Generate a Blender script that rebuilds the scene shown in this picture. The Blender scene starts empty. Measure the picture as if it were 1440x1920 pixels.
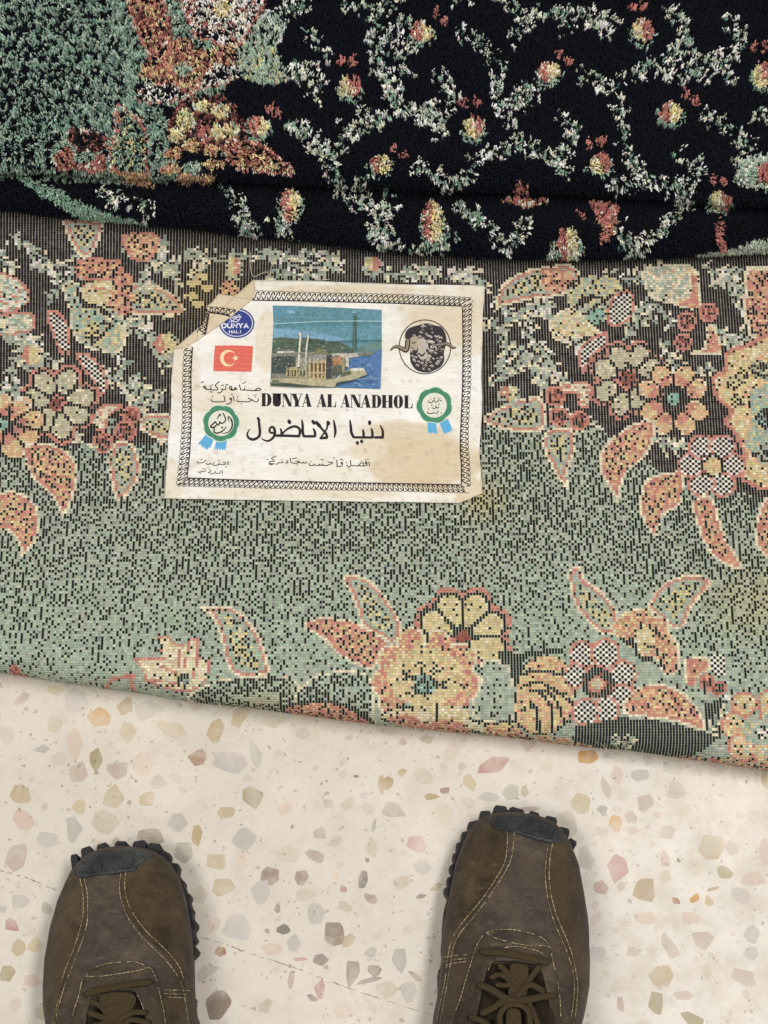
import bpy, bmesh, math
import numpy as np
from mathutils import Vector

# ------------------------------------------------------------------ camera, world, lamps, exposure
TILT = math.radians(20.0)
DIST = 1.30
FPX = 1440 * DIST / 0.56          # focal length in photograph pixels
CAM = np.array([0.0, -DIST * math.sin(TILT), DIST * math.cos(TILT)])
FWD = np.array([0.0, math.sin(TILT), -math.cos(TILT)])
UPV = np.array([0.0, math.cos(TILT), math.sin(TILT)])

sc = bpy.context.scene
col = sc.collection
cam = bpy.data.cameras.new("camera")
cam.sensor_fit = 'HORIZONTAL'
cam.sensor_width = 36.0
cam.lens = 36.0 * DIST / 0.56
cam.clip_start = 0.01
cam.clip_end = 100.0
cam_o = bpy.data.objects.new("camera", cam)
cam_o.location = CAM.tolist()
cam_o.rotation_euler = (TILT, 0, 0)
col.objects.link(cam_o)
sc.camera = cam_o

w = bpy.data.worlds.new("World")
sc.world = w
w.use_nodes = True
w.node_tree.nodes["Background"].inputs[0].default_value = (1.0, 0.985, 0.96, 1)
w.node_tree.nodes["Background"].inputs[1].default_value = 0.20


def lamp(name, loc, size, size_y, power, colr, target=(0, 0, 0)):
    L = bpy.data.lights.new(name, 'AREA')
    L.shape = 'RECTANGLE'
    L.size = size
    L.size_y = size_y
    L.energy = power
    L.color = colr
    o = bpy.data.objects.new(name, L)
    o.location = loc
    d = Vector(target) - Vector(loc)
    o.rotation_euler = d.to_track_quat('-Z', 'Y').to_euler()
    col.objects.link(o)


lamp("ceiling_lamp", (0.7, 0.0, 2.5), 1.3, 0.35, 37, (1.0, 0.98, 0.945))
lamp("ceiling_lamp", (-0.8, -0.8, 2.4), 1.3, 0.35, 29, (1.0, 0.98, 0.945))

sc.view_settings.view_transform = 'Standard'
sc.view_settings.look = 'None'
sc.view_settings.exposure = 0.0
sc.view_settings.gamma = 1.0
sc.view_settings.use_curve_mapping = False

# ------------------------------------------------------------------ helpers
rng = np.random.default_rng(11)


def lin(c):
    c = np.asarray(c, dtype=float) / 255.0
    return np.where(c <= 0.04045, c / 12.92, ((c + 0.055) / 1.055) ** 2.4)


def project(P):
    d = P - CAM
    dep = d @ FWD
    return 720 + FPX * d[..., 0] / dep, 960 - FPX * (d @ UPV) / dep


def ray(px, py):
    px = np.asarray(px, float)
    py = np.asarray(py, float)
    r = FWD[None, :] - UPV[None, :] * ((py - 960) / FPX)[:, None]
    r[:, 0] += (px - 720) / FPX
    return r


def unproj(px, py, z):
    r = ray(np.atleast_1d(px), np.atleast_1d(py))
    t = (z - CAM[2]) / r[:, 2]
    return CAM[None, :] + r * t[:, None]


def hit(px, py, H, dz=0.0, ztop=0.16, zbot=-0.002, n=90):
    """photograph pixel -> first point of the height field z = H(x, y) + dz"""
    r = ray(np.atleast_1d(px), np.atleast_1d(py))
    t0 = (ztop - CAM[2]) / r[:, 2]
    t1 = (zbot - CAM[2]) / r[:, 2]
    lo = t0.copy()
    hi = t1.copy()
    found = np.zeros(len(t0), bool)
    prev = t0.copy()
    for i in range(1, n + 1):
        t = t0 + (t1 - t0) * i / n
        p = CAM[None, :] + r * t[:, None]
        below = (p[:, 2] <= H(p[:, 0], p[:, 1]) + dz) & ~found
        lo[below] = prev[below]
        hi[below] = t[below]
        found |= below
        prev = t
    for i in range(22):
        m = 0.5 * (lo + hi)
        p = CAM[None, :] + r * m[:, None]
        b = p[:, 2] <= H(p[:, 0], p[:, 1]) + dz
        hi = np.where(b, m, hi)
        lo = np.where(b, lo, m)
    return CAM[None, :] + r * hi[:, None]


class Table:
    """height field sampled once over a window of the photograph, then looked up"""

    def __init__(self, H, x0, y0, x1, y1, step=2.5, ztop=0.12, zbot=0.0, n=60):
        self.x0, self.y0, self.s = x0, y0, step
        self.nx = int((x1 - x0) / step) + 2
        self.ny = int((y1 - y0) / step) + 2
        gx, gy = np.meshgrid(x0 + np.arange(self.nx) * step, y0 + np.arange(self.ny) * step)
        P = hit(gx.ravel(), gy.ravel(), H, 0.0, ztop, zbot, n)
        self.t = ((P - CAM) @ FWD).reshape(self.ny, self.nx)

    def __call__(self, px, py, dz=0.0):
        px = np.atleast_1d(np.asarray(px, float))
        py = np.atleast_1d(np.asarray(py, float))
        u = np.clip((px - self.x0) / self.s, 0, self.nx - 1.001)
        v = np.clip((py - self.y0) / self.s, 0, self.ny - 1.001)
        i = u.astype(int)
        j = v.astype(int)
        fu = u - i
        fv = v - j
        T_ = self.t
        t = (T_[j, i] * (1 - fu) + T_[j, i + 1] * fu) * (1 - fv) + (T_[j + 1, i] * (1 - fu) + T_[j + 1, i + 1] * fu) * fv
        r = ray(px, py)
        t = t - dz / np.abs(r[:, 2])
        return CAM[None, :] + r * t[:, None]


def vnoise(x, y, seed=0):
    x = np.asarray(x, float)
    y = np.asarray(y, float)
    xi = np.floor(x).astype(np.int64)
    yi = np.floor(y).astype(np.int64)
    fx = x - xi
    fy = y - yi
    fx = fx * fx * (3 - 2 * fx)
    fy = fy * fy * (3 - 2 * fy)

    def h(a, b):
        v = np.sin(a * 127.1 + b * 311.7 + seed * 74.7) * 43758.5453
        return v - np.floor(v)
    return (h(xi, yi) * (1 - fx) + h(xi + 1, yi) * fx) * (1 - fy) + (h(xi, yi + 1) * (1 - fx) + h(xi + 1, yi + 1) * fx) * fy


def fnoise(x, y, seed=0, oct=3):
    s = 0
    a = 1.0
    tot = 0
    for i in range(oct):
        s = s + a * vnoise(x * 2 ** i, y * 2 ** i, seed + i * 13)
        tot += a
        a *= 0.5
    return s / tot


def smooth(pts, n=6, closed=False):
    p = np.asarray(pts, float)
    N = len(p)
    if N < 3:
        return p
    out = []
    rngi = range(N) if closed else range(N - 1)
    for i in rngi:
        if closed:
            a, b, c, d = p[(i - 1) % N], p[i], p[(i + 1) % N], p[(i + 2) % N]
        else:
            a, b, c, d = p[max(i - 1, 0)], p[i], p[i + 1], p[min(i + 2, N - 1)]
        for k in range(n):
            t = k / n
            out.append(0.5 * ((2 * b) + (c - a) * t + (2 * a - 5 * b + 4 * c - d) * t * t + (3 * b - a - 3 * c + d) * t ** 3))
    if not closed:
        out.append(p[-1])
    return np.array(out)


def inside(pts, X, Y):
    res = np.zeros(len(X), bool)
    n = len(pts)
    for i in range(n):
        x0, y0 = pts[i]
        x1, y1 = pts[(i + 1) % n]
        if y0 == y1:
            continue
        c = ((y0 > Y) != (y1 > Y)) & (X < (x1 - x0) * (Y - y0) / (y1 - y0) + x0)
        res ^= c
    return res


def pdist(pts, X, Y, closed=True):
    best = np.full(len(X), 1e9)
    n = len(pts)
    for i in range(n if closed else n - 1):
        a = pts[i]
        b = pts[(i + 1) % n]
        v = b - a
        L = max(v @ v, 1e-9)
        t = np.clip(((X - a[0]) * v[0] + (Y - a[1]) * v[1]) / L, 0, 1)
        dd = (X - a[0] - t * v[0]) ** 2 + (Y - a[1] - t * v[1]) ** 2
        best = np.minimum(best, dd)
    return np.sqrt(best)


def R(ox, oy, s, pts):
    return [(ox + a / s, oy + b / s) for a, b in pts]


# ---- scene graph
def setp(o, label=None, cat=None, group=None, kind=None):
    if label:
        o["label"] = label
    if cat:
        o["category"] = cat
    if group:
        o["group"] = group
    if kind:
        o["kind"] = kind


def empty(name, loc, label, cat, group=None):
    o = bpy.data.objects.new(name, None)
    o.empty_display_size = 0.02
    o.location = loc
    col.objects.link(o)
    setp(o, label, cat, group)
    return o


def link(name, me, material, parent=None):
    o = bpy.data.objects.new(name, me)
    if material is not None:
        for m in (material if isinstance(material, (list, tuple)) else [material]):
            me.materials.append(m)
    col.objects.link(o)
    if parent is not None:
        o.parent = parent
        top = parent
        off = Vector((0, 0, 0))
        while top is not None:
            off += Vector(top.location)
            top = top.parent
        o.location = -off            # all meshes are modelled in world coordinates
    return o


def mesh_from(name, V, F, cols=None, cols2=None, uv=None, shade=True):
    """V (n,3); F list or (m,k) array; cols per face sRGB or per-vertex ('v', array)"""
    me = bpy.data.meshes.new(name)
    V = np.asarray(V, float)
    if isinstance(F, np.ndarray):
        k = F.shape[1]
        me.vertices.add(len(V))
        me.vertices.foreach_set("co", V.ravel())
        me.loops.add(F.size)
        me.loops.foreach_set("vertex_index", F.ravel().astype(np.int32))
        me.polygons.add(len(F))
        me.polygons.foreach_set("loop_start", (np.arange(len(F)) * k).astype(np.int32))
        me.polygons.foreach_set("loop_total", np.full(len(F), k, np.int32))
        counts = np.full(len(F), k)
        loopv = F.ravel()
    else:
        me.from_pydata(V.tolist(), [], [list(map(int, f)) for f in F])
        counts = np.array([len(f) for f in F])
        loopv = np.concatenate([np.asarray(f) for f in F]) if len(F) else np.zeros(0, int)
    me.update(calc_edges=True)

    def add(nm, c):
        if isinstance(c, tuple) and isinstance(c[0], str):
            arr = c[1][loopv]
        else:
            arr = np.repeat(np.asarray(c, float), counts, axis=0)
        a = me.attributes.new(nm, 'FLOAT_COLOR', 'CORNER')
        rgba = np.ones((len(arr), 4))
        rgba[:, :3] = arr
        a.data.foreach_set("color", rgba.ravel().astype(np.float32))
    if cols is not None:
        add("tint", cols)
    if cols2 is not None:
        add("gap", cols2)
    if uv is not None:
        l = me.uv_layers.new(name="weave")
        l.data.foreach_set("uv", np.asarray(uv)[loopv].ravel().astype(np.float32) if len(uv) == len(V) else np.asarray(uv).ravel().astype(np.float32))
    if shade:
        me.polygons.foreach_set("use_smooth", np.ones(len(me.polygons), bool))
    me.validate()
    return me


# ---- materials
class NT:
    def __init__(self, name):
        self.m = bpy.data.materials.new(name)
        self.m.use_nodes = True
        self.t = self.m.node_tree
        self.b = self.t.nodes["Principled BSDF"]

    def n(self, kind, **kw):
        nd = self.t.nodes.new(kind)
        for k, v in kw.items():
            setattr(nd, k, v)
        return nd

    def l(self, a, b):
        self.t.links.new(a, b)

    def math(self, op, a, b=None, c=None, clamp=False):
        nd = self.n('ShaderNodeMath', operation=op)
        nd.use_clamp = clamp
        for i, v in enumerate((a, b, c)):
            if v is None:
                continue
            if hasattr(v, 'is_linked'):
                self.l(v, nd.inputs[i])
            else:
                nd.inputs[i].default_value = v
        return nd.outputs[0]

    def mix(self, f, a, b, mode='MIX'):
        nd = self.n('ShaderNodeMix', data_type='RGBA', blend_type=mode)
        for s, v in ((0, f), (6, a), (7, b)):
            if hasattr(v, 'is_linked'):
                self.l(v, nd.inputs[s])
            elif s == 0:
                nd.inputs[0].default_value = v
            else:
                nd.inputs[s].default_value = (*v, 1)
        return nd.outputs[2]

    def noise(self, scale, detail=3, rough=0.55, vec=None, stretch=None):
        nd = self.n('ShaderNodeTexNoise')
        nd.inputs['Scale'].default_value = scale
        nd.inputs['Detail'].default_value = detail
        nd.inputs['Roughness'].default_value = rough
        if vec is None:
            vec = self.n('ShaderNodeNewGeometry').outputs['Position']
        if stretch:
            mp = self.n('ShaderNodeMapping')
            mp.inputs['Scale'].default_value = stretch
            self.l(vec, mp.inputs['Vector'])
            vec = mp.outputs[0]
        self.l(vec, nd.inputs['Vector'])
        return nd.outputs['Fac']

    def ramp(self, f, a, b, c0=0.0, c1=1.0):
        nd = self.n('ShaderNodeMapRange')
        nd.inputs[1].default_value = a
        nd.inputs[2].default_value = b
        nd.inputs[3].default_value = c0
        nd.inputs[4].default_value = c1
        self.l(f, nd.inputs[0])
        return nd.outputs[0]

    def bump(self, h, strength=0.4, dist=0.001):
        nd = self.n('ShaderNodeBump')
        nd.inputs['Strength'].default_value = strength
        nd.inputs['Distance'].default_value = dist
        self.l(h, nd.inputs['Height'])
        self.l(nd.outputs[0], self.b.inputs['Normal'])
        return nd


def vary_mat(name, c=None, rough=0.8, scale=120, amount=0.18, bump=0.3, bdist=0.0006, spec=0.3, second=None, sscale=20, sheen=0.0, dust=None, crease=0.0):
    """plain or attribute-tinted surface with a broken-up colour and a fine relief"""
    t = NT(name)
    if c is None:
        a = t.n('ShaderNodeAttribute', attribute_name='tint').outputs['Color']
    else:
        rgb = t.n('ShaderNodeRGB')
        rgb.outputs[0].default_value = (*lin(c), 1)
        a = rgb.outputs[0]
    if second is not None:
        f2 = t.ramp(t.noise(sscale, 4, 0.65), 0.42, 0.62)
        a = t.mix(f2, a, tuple(lin(second)))
    if dust is not None:
        pat = t.ramp(t.noise(30, 5, 0.7), 0.50, 0.68)
        scr = t.ramp(t.noise(260, 3, 0.6, stretch=(0.35, 1.0, 1.0)), 0.60, 0.70)
        a = t.mix(t.math('ADD', t.math('MULTIPLY', pat, 0.34), t.math('MULTIPLY', scr, 0.36), clamp=True), a, tuple(lin(dust)))
    f = t.noise(scale, 4, 0.7)
    k = t.ramp(f, 0.25, 0.75, 1 - amount, 1 + amount)
    vec = t.n('ShaderNodeVectorMath', operation='SCALE')
    t.l(a, vec.inputs[0])
    t.l(k, vec.inputs['Scale'])
    t.l(vec.outputs[0], t.b.inputs['Base Color'])
    t.b.inputs['Roughness'].default_value = rough
    t.b.inputs['Specular IOR Level'].default_value = spec
    if sheen:
        t.b.inputs['Sheen Weight'].default_value = sheen
        t.b.inputs['Sheen Roughness'].default_value = 0.6
    if bump:
        if crease:
            cn = t.noise(75, 4, 0.65, stretch=(0.45, 1.0, 1.0))
            f = t.math('ADD', t.math('MULTIPLY', f, 0.35), t.math('MULTIPLY', cn, crease))
        t.bump(f, bump, bdist)
    return t.m


class MB:
    """collects polygons laid on a surface"""

    def __init__(self, surf):
        self.V = []
        self.F = []
        self.C = []
        self.surf = surf

    def add(self, P, F, c):
        o = len(self.V)
        self.V.extend(np.asarray(P).tolist())
        self.F.extend([[i + o for i in f] for f in F])
        self.C.extend([lin(c)] * len(F))

    def poly(self, pts, c, dz, step=14.0, sm=False):
        if sm:
            pts = smooth(pts, 5, True)
        pts = np.asarray(pts, float)
        bm = bmesh.new()
        vs = [bm.verts.new((p[0], p[1], 0)) for p in pts]
        bm.faces.new(vs)
        lo = pts.min(0)
        hi = pts.max(0)
        for ax in (0, 1):
            k = int((hi[ax] - lo[ax]) / step)
            for i in range(1, k + 1):
                co = [0, 0, 0]
                co[ax] = lo[ax] + (hi[ax] - lo[ax]) * i / (k + 1)
                no = [0, 0, 0]
                no[ax] = 1
                bmesh.ops.bisect_plane(bm, geom=bm.verts[:] + bm.edges[:] + bm.faces[:], plane_co=co, plane_no=no, dist=1e-5)
        bmesh.ops.triangulate(bm, faces=bm.faces[:])
        bm.verts.index_update()
        A = np.array([v.co[:2] for v in bm.verts])
        P = self.surf(A[:, 0], A[:, 1], dz)
        F = []
        for f in bm.faces:
            ids = [v.index for v in f.verts]
            a, b, d = P[ids[0]], P[ids[1]], P[ids[2]]
            if np.cross(b - a, d - a)[2] < 0:
                ids = ids[::-1]
            F.append(ids)
        bm.free()
        self.add(P, F, c)

    def stroke(self, pts, w, c, dz, sm=True, n=5, closed=False, bulge=0.0, cap=True):
        p = smooth(pts, n, closed) if (sm and len(pts) > 2) else np.asarray(pts, float)
        if closed:
            p = np.vstack([p, p[:1]])
        N = len(p)
        if np.isscalar(w):
            ww = np.full(N, float(w))
        else:
            ww = np.interp(np.linspace(0, 1, N), np.linspace(0, 1, len(w)), w)
        d = np.gradient(p, axis=0)
        d /= np.maximum(np.linalg.norm(d, axis=1), 1e-6)[:, None]
        if cap and not closed:
            p = np.vstack([p[0] - d[0] * ww[0] * 0.35, p, p[-1] + d[-1] * ww[-1] * 0.35])
            d = np.vstack([d[0], d, d[-1]])
            ww = np.concatenate([[ww[0] * 0.45], ww, [ww[-1] * 0.45]])
            N += 2
        nrm = np.stack([-d[:, 1], d[:, 0]], 1)
        a = p + nrm * ww[:, None] / 2
        b = p - nrm * ww[:, None] / 2
        if bulge:
            rows = [self.surf(q[:, 0], q[:, 1], dz + z) for q, z in ((a, 0), (0.8 * a + 0.2 * p, bulge * .85), (p, bulge), (0.8 * b + 0.2 * p, bulge * .85), (b, 0))]
        else:
            rows = [self.surf(q[:, 0], q[:, 1], dz) for q in (a, b)]
        m = len(rows)
        P = np.concatenate(rows)
        F = []
        for i in range(N - 1):
            for k in range(m - 1):
                f = [k * N + i, k * N + i + 1, (k + 1) * N + i + 1, (k + 1) * N + i]
                e1 = P[f[1]] - P[f[0]]
                e2 = P[f[3]] - P[f[0]]
                if np.cross(e1, e2)[2] < 0:
                    f = f[::-1]
                F.append(f)
        self.add(P, F, c)

    def build(self, name, material, parent=None, shade=False):
        me = mesh_from(name, np.array(self.V), self.F, cols=np.array(self.C), shade=shade)
        return link(name, me, material, parent)


def ell(cx, cy, rx, ry, n=28, a0=0, a1=2 * math.pi, rot=0):
    t = np.linspace(a0, a1, n, endpoint=abs(a1 - a0 - 2 * math.pi) > 1e-6)
    x = rx * np.cos(t)
    y = ry * np.sin(t)
    return [(cx + a * math.cos(rot) - b * math.sin(rot), cy + a * math.sin(rot) + b * math.cos(rot)) for a, b in zip(x, y)]


INKM = vary_mat("printed_ink", None, 0.75, 700, 0.16, 0.1, 0.0002)
# ------------------------------------------------------------------ terrazzo floor (setting)
CH = dict(ochre=(206, 164, 100), tan=(198, 176, 140), beige=(206, 190, 158), bg=(204, 192, 172), brown=(172, 134, 104),
          olive=(184, 170, 136), gg=(192, 186, 170), grey=(194, 186, 176), lav=(200, 191, 184), pink=(214, 192, 176),
          gp=(200, 182, 168), rose=(194, 158, 148), rg=(184, 162, 148), bgry=(172, 152, 136), dg=(158, 146, 136), dbr=(164, 146, 130), pale=(216, 203, 184))
chips = []


def chipset(ox, oy, s, rows):
    for (x, y, rx, ry, a, c) in rows:
        chips.append((ox + x / s, oy + y / s, rx / s, ry / s, a, c))


chipset(0, 1260, 2.0, [
    (370, 172, 42, 40, 0, 'ochre'), (472, 127, 28, 40, 15, 'tan'), (480, 228, 30, 45, 10, 'tan'), (648, 212, 70, 30, 12, 'beige'),
    (808, 225, 26, 48, 15, 'tan'), (898, 172, 36, 48, 0, 'beige'), (1018, 180, 50, 26, 0, 'bg'), (741, 322, 32, 40, -20, 'brown'),
    (958, 312, 24, 50, -18, 'gg'), (948, 472, 38, 42, -30, 'olive'), (850, 528, 35, 26, 0, 'beige'), (82, 460, 40, 36, 15, 'tan'),
    (362, 330, 26, 38, 0, 'olive'), (300, 375, 38, 34, 0, 'gp'), (440, 372, 44, 38, 25, 'gp'), (535, 345, 40, 54, 0, 'pink'),
    (280, 262, 36, 58, 0, 'pink'), (290, 105, 44, 42, 0, 'lav'), (548, 140, 54, 40, 0, 'grey'), (80, 100, 36, 18, -38, 'gp'),
    (200, 200, 34, 30, 0, 'bg'), (205, 65, 34, 16, 0, 'beige'), (430, 470, 46, 38, 0, 'beige'), (552, 475, 27, 27, 0, 'tan'),
    (392, 560, 56, 46, 18, 'bg'), (275, 595, 34, 46, 0, 'grey'), (178, 630, 38, 36, -40, 'lav'), (58, 690, 40, 46, 0, 'gp'),
    (85, 550, 45, 34, 10, 'pink'), (668, 565, 36, 30, 0, 'grey'), (738, 610, 27, 40, 0, 'tan'), (690, 680, 40, 44, 0, 'gg'),
    (815, 710, 42, 34, 0, 'beige'), (835, 810, 46, 44, 25, 'beige'), (745, 835, 40, 34, 0, 'bg'), (905, 700, 24, 48, 10, 'pink'),
    (920, 625, 44, 42, 30, 'lav'), (1010, 770, 40, 36, 30, 'bgry'), (1128, 770, 28, 36, 0, 'rg'), (1180, 690, 40, 22, 25, 'rg'),
    (1200, 605, 26, 24, 0, 'gp'), (1395, 660, 25, 38, -10, 'bg'), (1362, 775, 20, 38, 10, 'dg'), (1390, 850, 24, 18, 0, 'rg'),
    (1430, 425, 14, 38, 0, 'tan'), (300, 505, 25, 27, 0, 'beige'), (590, 415, 30, 30, 0, 'gp'), (980, 830, 38, 44, 0, 'lav'),
    (160, 290, 30, 18, 0, 'grey'), (560, 615, 50, 32, 10, 'bgry'), (540, 420, 26, 18, 40, 'pale')])
chipset(340, 1360, 2.769, [
    (290, 1055, 76, 64, 0, 'lav'), (795, 1085, 58, 60, 35, 'dbr'), (868, 1118, 40, 28, -25, 'tan'), (695, 970, 48, 52, 0, 'lav'),
    (850, 945, 54, 22, 30, 'bg'), (978, 898, 38, 16, 35, 'rg'), (1100, 435, 64, 46, 28, 'gp'), (1215, 612, 54, 54, 0, 'rose'),
    (1068, 305, 44, 32, -30, 'tan'), (1145, 245, 24, 24, 0, 'tan'), (1300, 370, 38, 18, 0, 'tan'), (1366, 340, 26, 20, -20, 'rg'),
    (1250, 735, 44, 38, 0, 'lav'), (1325, 840, 32, 16, -25, 'olive'), (1245, 888, 30, 11, -10, 'dg'), (205, 1175, 32, 28, 20, 'brown'),
    (135, 1280, 58, 32, -28, 'lav'), (190, 1455, 60, 84, 0, 'dbr'), (465, 1165, 48, 34, 15, 'pink'), (170, 1035, 34, 36, 25, 'pink'),
    (535, 1060, 34, 26, 0, 'dg'), (720, 1215, 38, 38, 0, 'dg'), (890, 1270, 48, 70, 10, 'dbr'), (1005, 1270, 36, 28, 0, 'bgry'),
    (980, 1325, 62, 14, -12, 'dg'), (1065, 1375, 54, 36, 0, 'bg'), (1130, 1215, 38, 62, 0, 'grey'), (1215, 1305, 44, 14, 40, 'olive'),
    (1180, 1375, 42, 48, 0, 'lav'), (570, 1320, 18, 46, 10, 'rg'), (720, 1370, 26, 44, 0, 'rose'), (680, 1415, 30, 16, 40, 'dg'),
    (615, 1215, 34, 10, 0, 'rose'), (985, 1180, 30, 24, 0, 'grey'), (840, 1480, 58, 38, 0, 'pink'), (500, 950, 18, 30, 10, 'rg'),
    (640, 880, 48, 36, 0, 'pale'), (250, 190, 80, 60, 0, 'lav'), (760, 405, 28, 26, 0, 'lav'), (950, 365, 24, 18, 0, 'lav'),
    (1350, 470, 50, 60, 0, 'pale'), (545, 425, 60, 36, -20, 'pink'), (590, 1130, 34, 40, 0, 'lav'), (840, 850, 20, 18, 0, 'rose'),
    (1000, 520, 10, 46, 15, 'gg'), (908, 265, 16, 7, 0, 'dg'), (415, 1010, 24, 24, 0, 'pale'), (800, 780, 20, 28, 0, 'pink')])
chipset(860, 1380, 2.483, [
    (165, 135, 74, 42, -35, 'rose'), (600, 100, 50, 38, 0, 'ochre'), (710, 88, 44, 18, 0, 'grey'), (145, 285, 48, 26, 0, 'grey'),
    (245, 262, 36, 44, 0, 'gg'), (305, 258, 20, 25, 0, 'olive'), (50, 215, 36, 40, 0, 'beige'), (335, 340, 44, 14, 0, 'bgry'),
    (500, 410, 56, 56, 20, 'bg'), (575, 310, 50, 44, 0, 'beige'), (685, 245, 20, 50, -18, 'gp'), (865, 305, 42, 38, 0, 'gp'),
    (1010, 255, 50, 40, 12, 'gp'), (1035, 255, 18, 20, 0, 'olive'), (730, 402, 30, 34, 0, 'ochre'), (668, 445, 32, 20, 20, 'gp'),
    (805, 380, 27, 30, 0, 'gp'), (970, 450, 36, 36, 0, 'gp'), (670, 345, 24, 26, 0, 'grey'), (1185, 515, 62, 56, 0, 'tan'),
    (1272, 525, 38, 32, -35, 'gp'), (590, 560, 38, 54, 0, 'gg'), (742, 618, 46, 56, 0, 'rose'), (665, 710, 32, 35, 0, 'rose'),
    (860, 718, 50, 56, 12, 'tan'), (1235, 635, 38, 26, 0, 'olive'), (1100, 755, 28, 18, -25, 'ochre'), (1012, 768, 20, 14, 30, 'brown'),
    (1165, 770, 18, 30, -25, 'tan'), (1185, 712, 36, 9, -15, 'tan'), (865, 850, 56, 26, 0, 'pink'), (1090, 845, 58, 28, 0, 'pink'),
    (980, 975, 36, 58, -20, 'gp'), (1135, 950, 48, 46, 0, 'gp'), (1365, 925, 36, 48, 0, 'grey'), (1362, 1010, 30, 26, 0, 'grey'),
    (818, 1005, 34, 26, 0, 'bg'), (940, 1112, 48, 46, 0, 'tan'), (1160, 1100, 20, 40, 0, 'beige'), (1320, 1115, 62, 46, 25, 'gp'),
    (918, 1250, 38, 48, 0, 'olive'), (1090, 1320, 54, 22, 25, 'olive'), (645, 1010, 40, 34, 0, 'lav'), (1050, 1210, 54, 22, 0, 'gp'),
    (960, 575, 28, 34, 0, 'pink'), (1424, 210, 18, 40, 0, 'tan'), (1424, 540, 24, 58, 0, 'pink'), (1370, 670, 54, 34, 0, 'pink'),
    (840, 180, 48, 30, 0, 'grey'), (1000, 145, 50, 34, 0, 'gg'), (1050, 350, 44, 34, 0, 'pale'), (1110, 610, 40, 34, 0, 'pale'),
    (735, 185, 30, 38, 0, 'pink'), (925, 365, 24, 16, 0, 'pink'), (1320, 745, 46, 36, 0, 'lav'), (810, 440, 24, 22, 0, 'pink'), (755, 1250, 18, 34, 0, 'rg')])
chipset(0, 1620, 3.43, [
    (75, 395, 54, 32, 30, 'rose'), (50, 705, 52, 44, 0, 'olive'), (100, 920, 32, 58, 10, 'pink'), (210, 750, 56, 36, 0, 'pink'),
    (262, 960, 36, 56, 0, 'tan'), (230, 520, 46, 48, 0, 'beige'), (125, 235, 58, 52, 0, 'grey'), (300, 290, 40, 46, 0, 'gg'),
    (120, 540, 52, 46, 0, 'beige'), (20, 290, 30, 28, 0, 'grey')])

cb = lin((216, 207, 194))
FV, FF, FC = [], [], []


def fquad(x0, x1, y0, y1, z, c):
    o = len(FV)
    FV.extend([(x0, y0, z), (x1, y0, z), (x1, y1, z), (x0, y1, z)])
    FF.append([o, o + 1, o + 2, o + 3])
    FC.append(c)


fquad(-1.5, 1.5, -1.6, 1.6, 0.0, cb)
placed = []


def add_chip(x, y, rx, ry, ang, c, z):
    n = rng.integers(5, 8)
    t = (np.arange(n) + rng.uniform(-0.32, 0.32, n)) * 2 * math.pi / n
    k = rng.uniform(0.70, 1.14, n)
    X = rx * k * np.cos(t)
    Y = ry * k * np.sin(t)
    p = np.stack([x + X * math.cos(ang) - Y * math.sin(ang), y + X * math.sin(ang) + Y * math.cos(ang)], 1)
    # clip the corners a little so the stones look broken, not drawn
    q = []
    for i in range(n):
        a, b, d = p[i - 1], p[i], p[(i + 1) % n]
        f = rng.uniform(0.03, 0.16)
        q += [b + (a - b) * f, b + (d - b) * f]
    o = len(FV)
    FV.extend([(u[0], u[1], z) for u in q])
    FF.append(list(range(o, o + len(q))))
    FC.append(c)


i = 0
for (px, py, rx, ry, a, c) in chips:
    P = unproj([px], [py], 0.0)[0]
    k = 0.000389
    j = np.ones(3) * rng.normal(0, 5)
    cc = np.array(CH[c], float)
    if c not in ('ochre', 'brown', 'rose'):
        cc = cc.mean() * np.array((1.05, 1.0, 0.92)) * 0.22 + cc * 0.78
    base = cc + (cc - np.array((217.0, 207, 193))) * 0.28 - 3
    add_chip(P[0], P[1], rx * k * 1.08, ry * k * 1.12, -math.radians(a), lin(np.clip(base + j, 0, 255)), 0.00010 + 0.00001 * (i % 7))
    placed.append((P[0], P[1], max(rx, ry) * k * 0.95))
    i += 1
pal = [(216, 202, 184), (218, 206, 188), (212, 198, 180), (220, 204, 188), (210, 198, 184), (206, 188, 164), (214, 196, 182), (200, 184, 164), (216, 206, 194)]
tries = 0
n_ok = 0
P_ = np.array(placed)
while n_ok < 3400 and tries < 40000:
    tries += 1
    x = rng.uniform(-0.62, 0.62)
    y = rng.uniform(-0.75, -0.08)
    r = rng.choice([0.0012, 0.002, 0.0035, 0.006, 0.009, 0.011], p=[.26, .2, .18, .16, .13, .07])
    if np.any((P_[:, 0] - x) ** 2 + (P_[:, 1] - y) ** 2 < (P_[:, 2] * 0.85 + r) ** 2):
        continue
    P_ = np.vstack([P_, [x, y, r]])
    c = np.array(pal[rng.integers(len(pal))], float)
    c = c.mean() * np.array((1.06, 1.0, 0.92)) * 0.3 + c * 0.7
    if r < 0.0025:
        c = c - rng.uniform(0, 42)
    add_chip(x, y, r, r * rng.uniform(0.5, 1), rng.uniform(0, 3), lin(np.clip(c - 6 + rng.normal(0, 5), 0, 255)), 0.00018 + 0.00001 * (n_ok % 7))
    n_ok += 1
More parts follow.
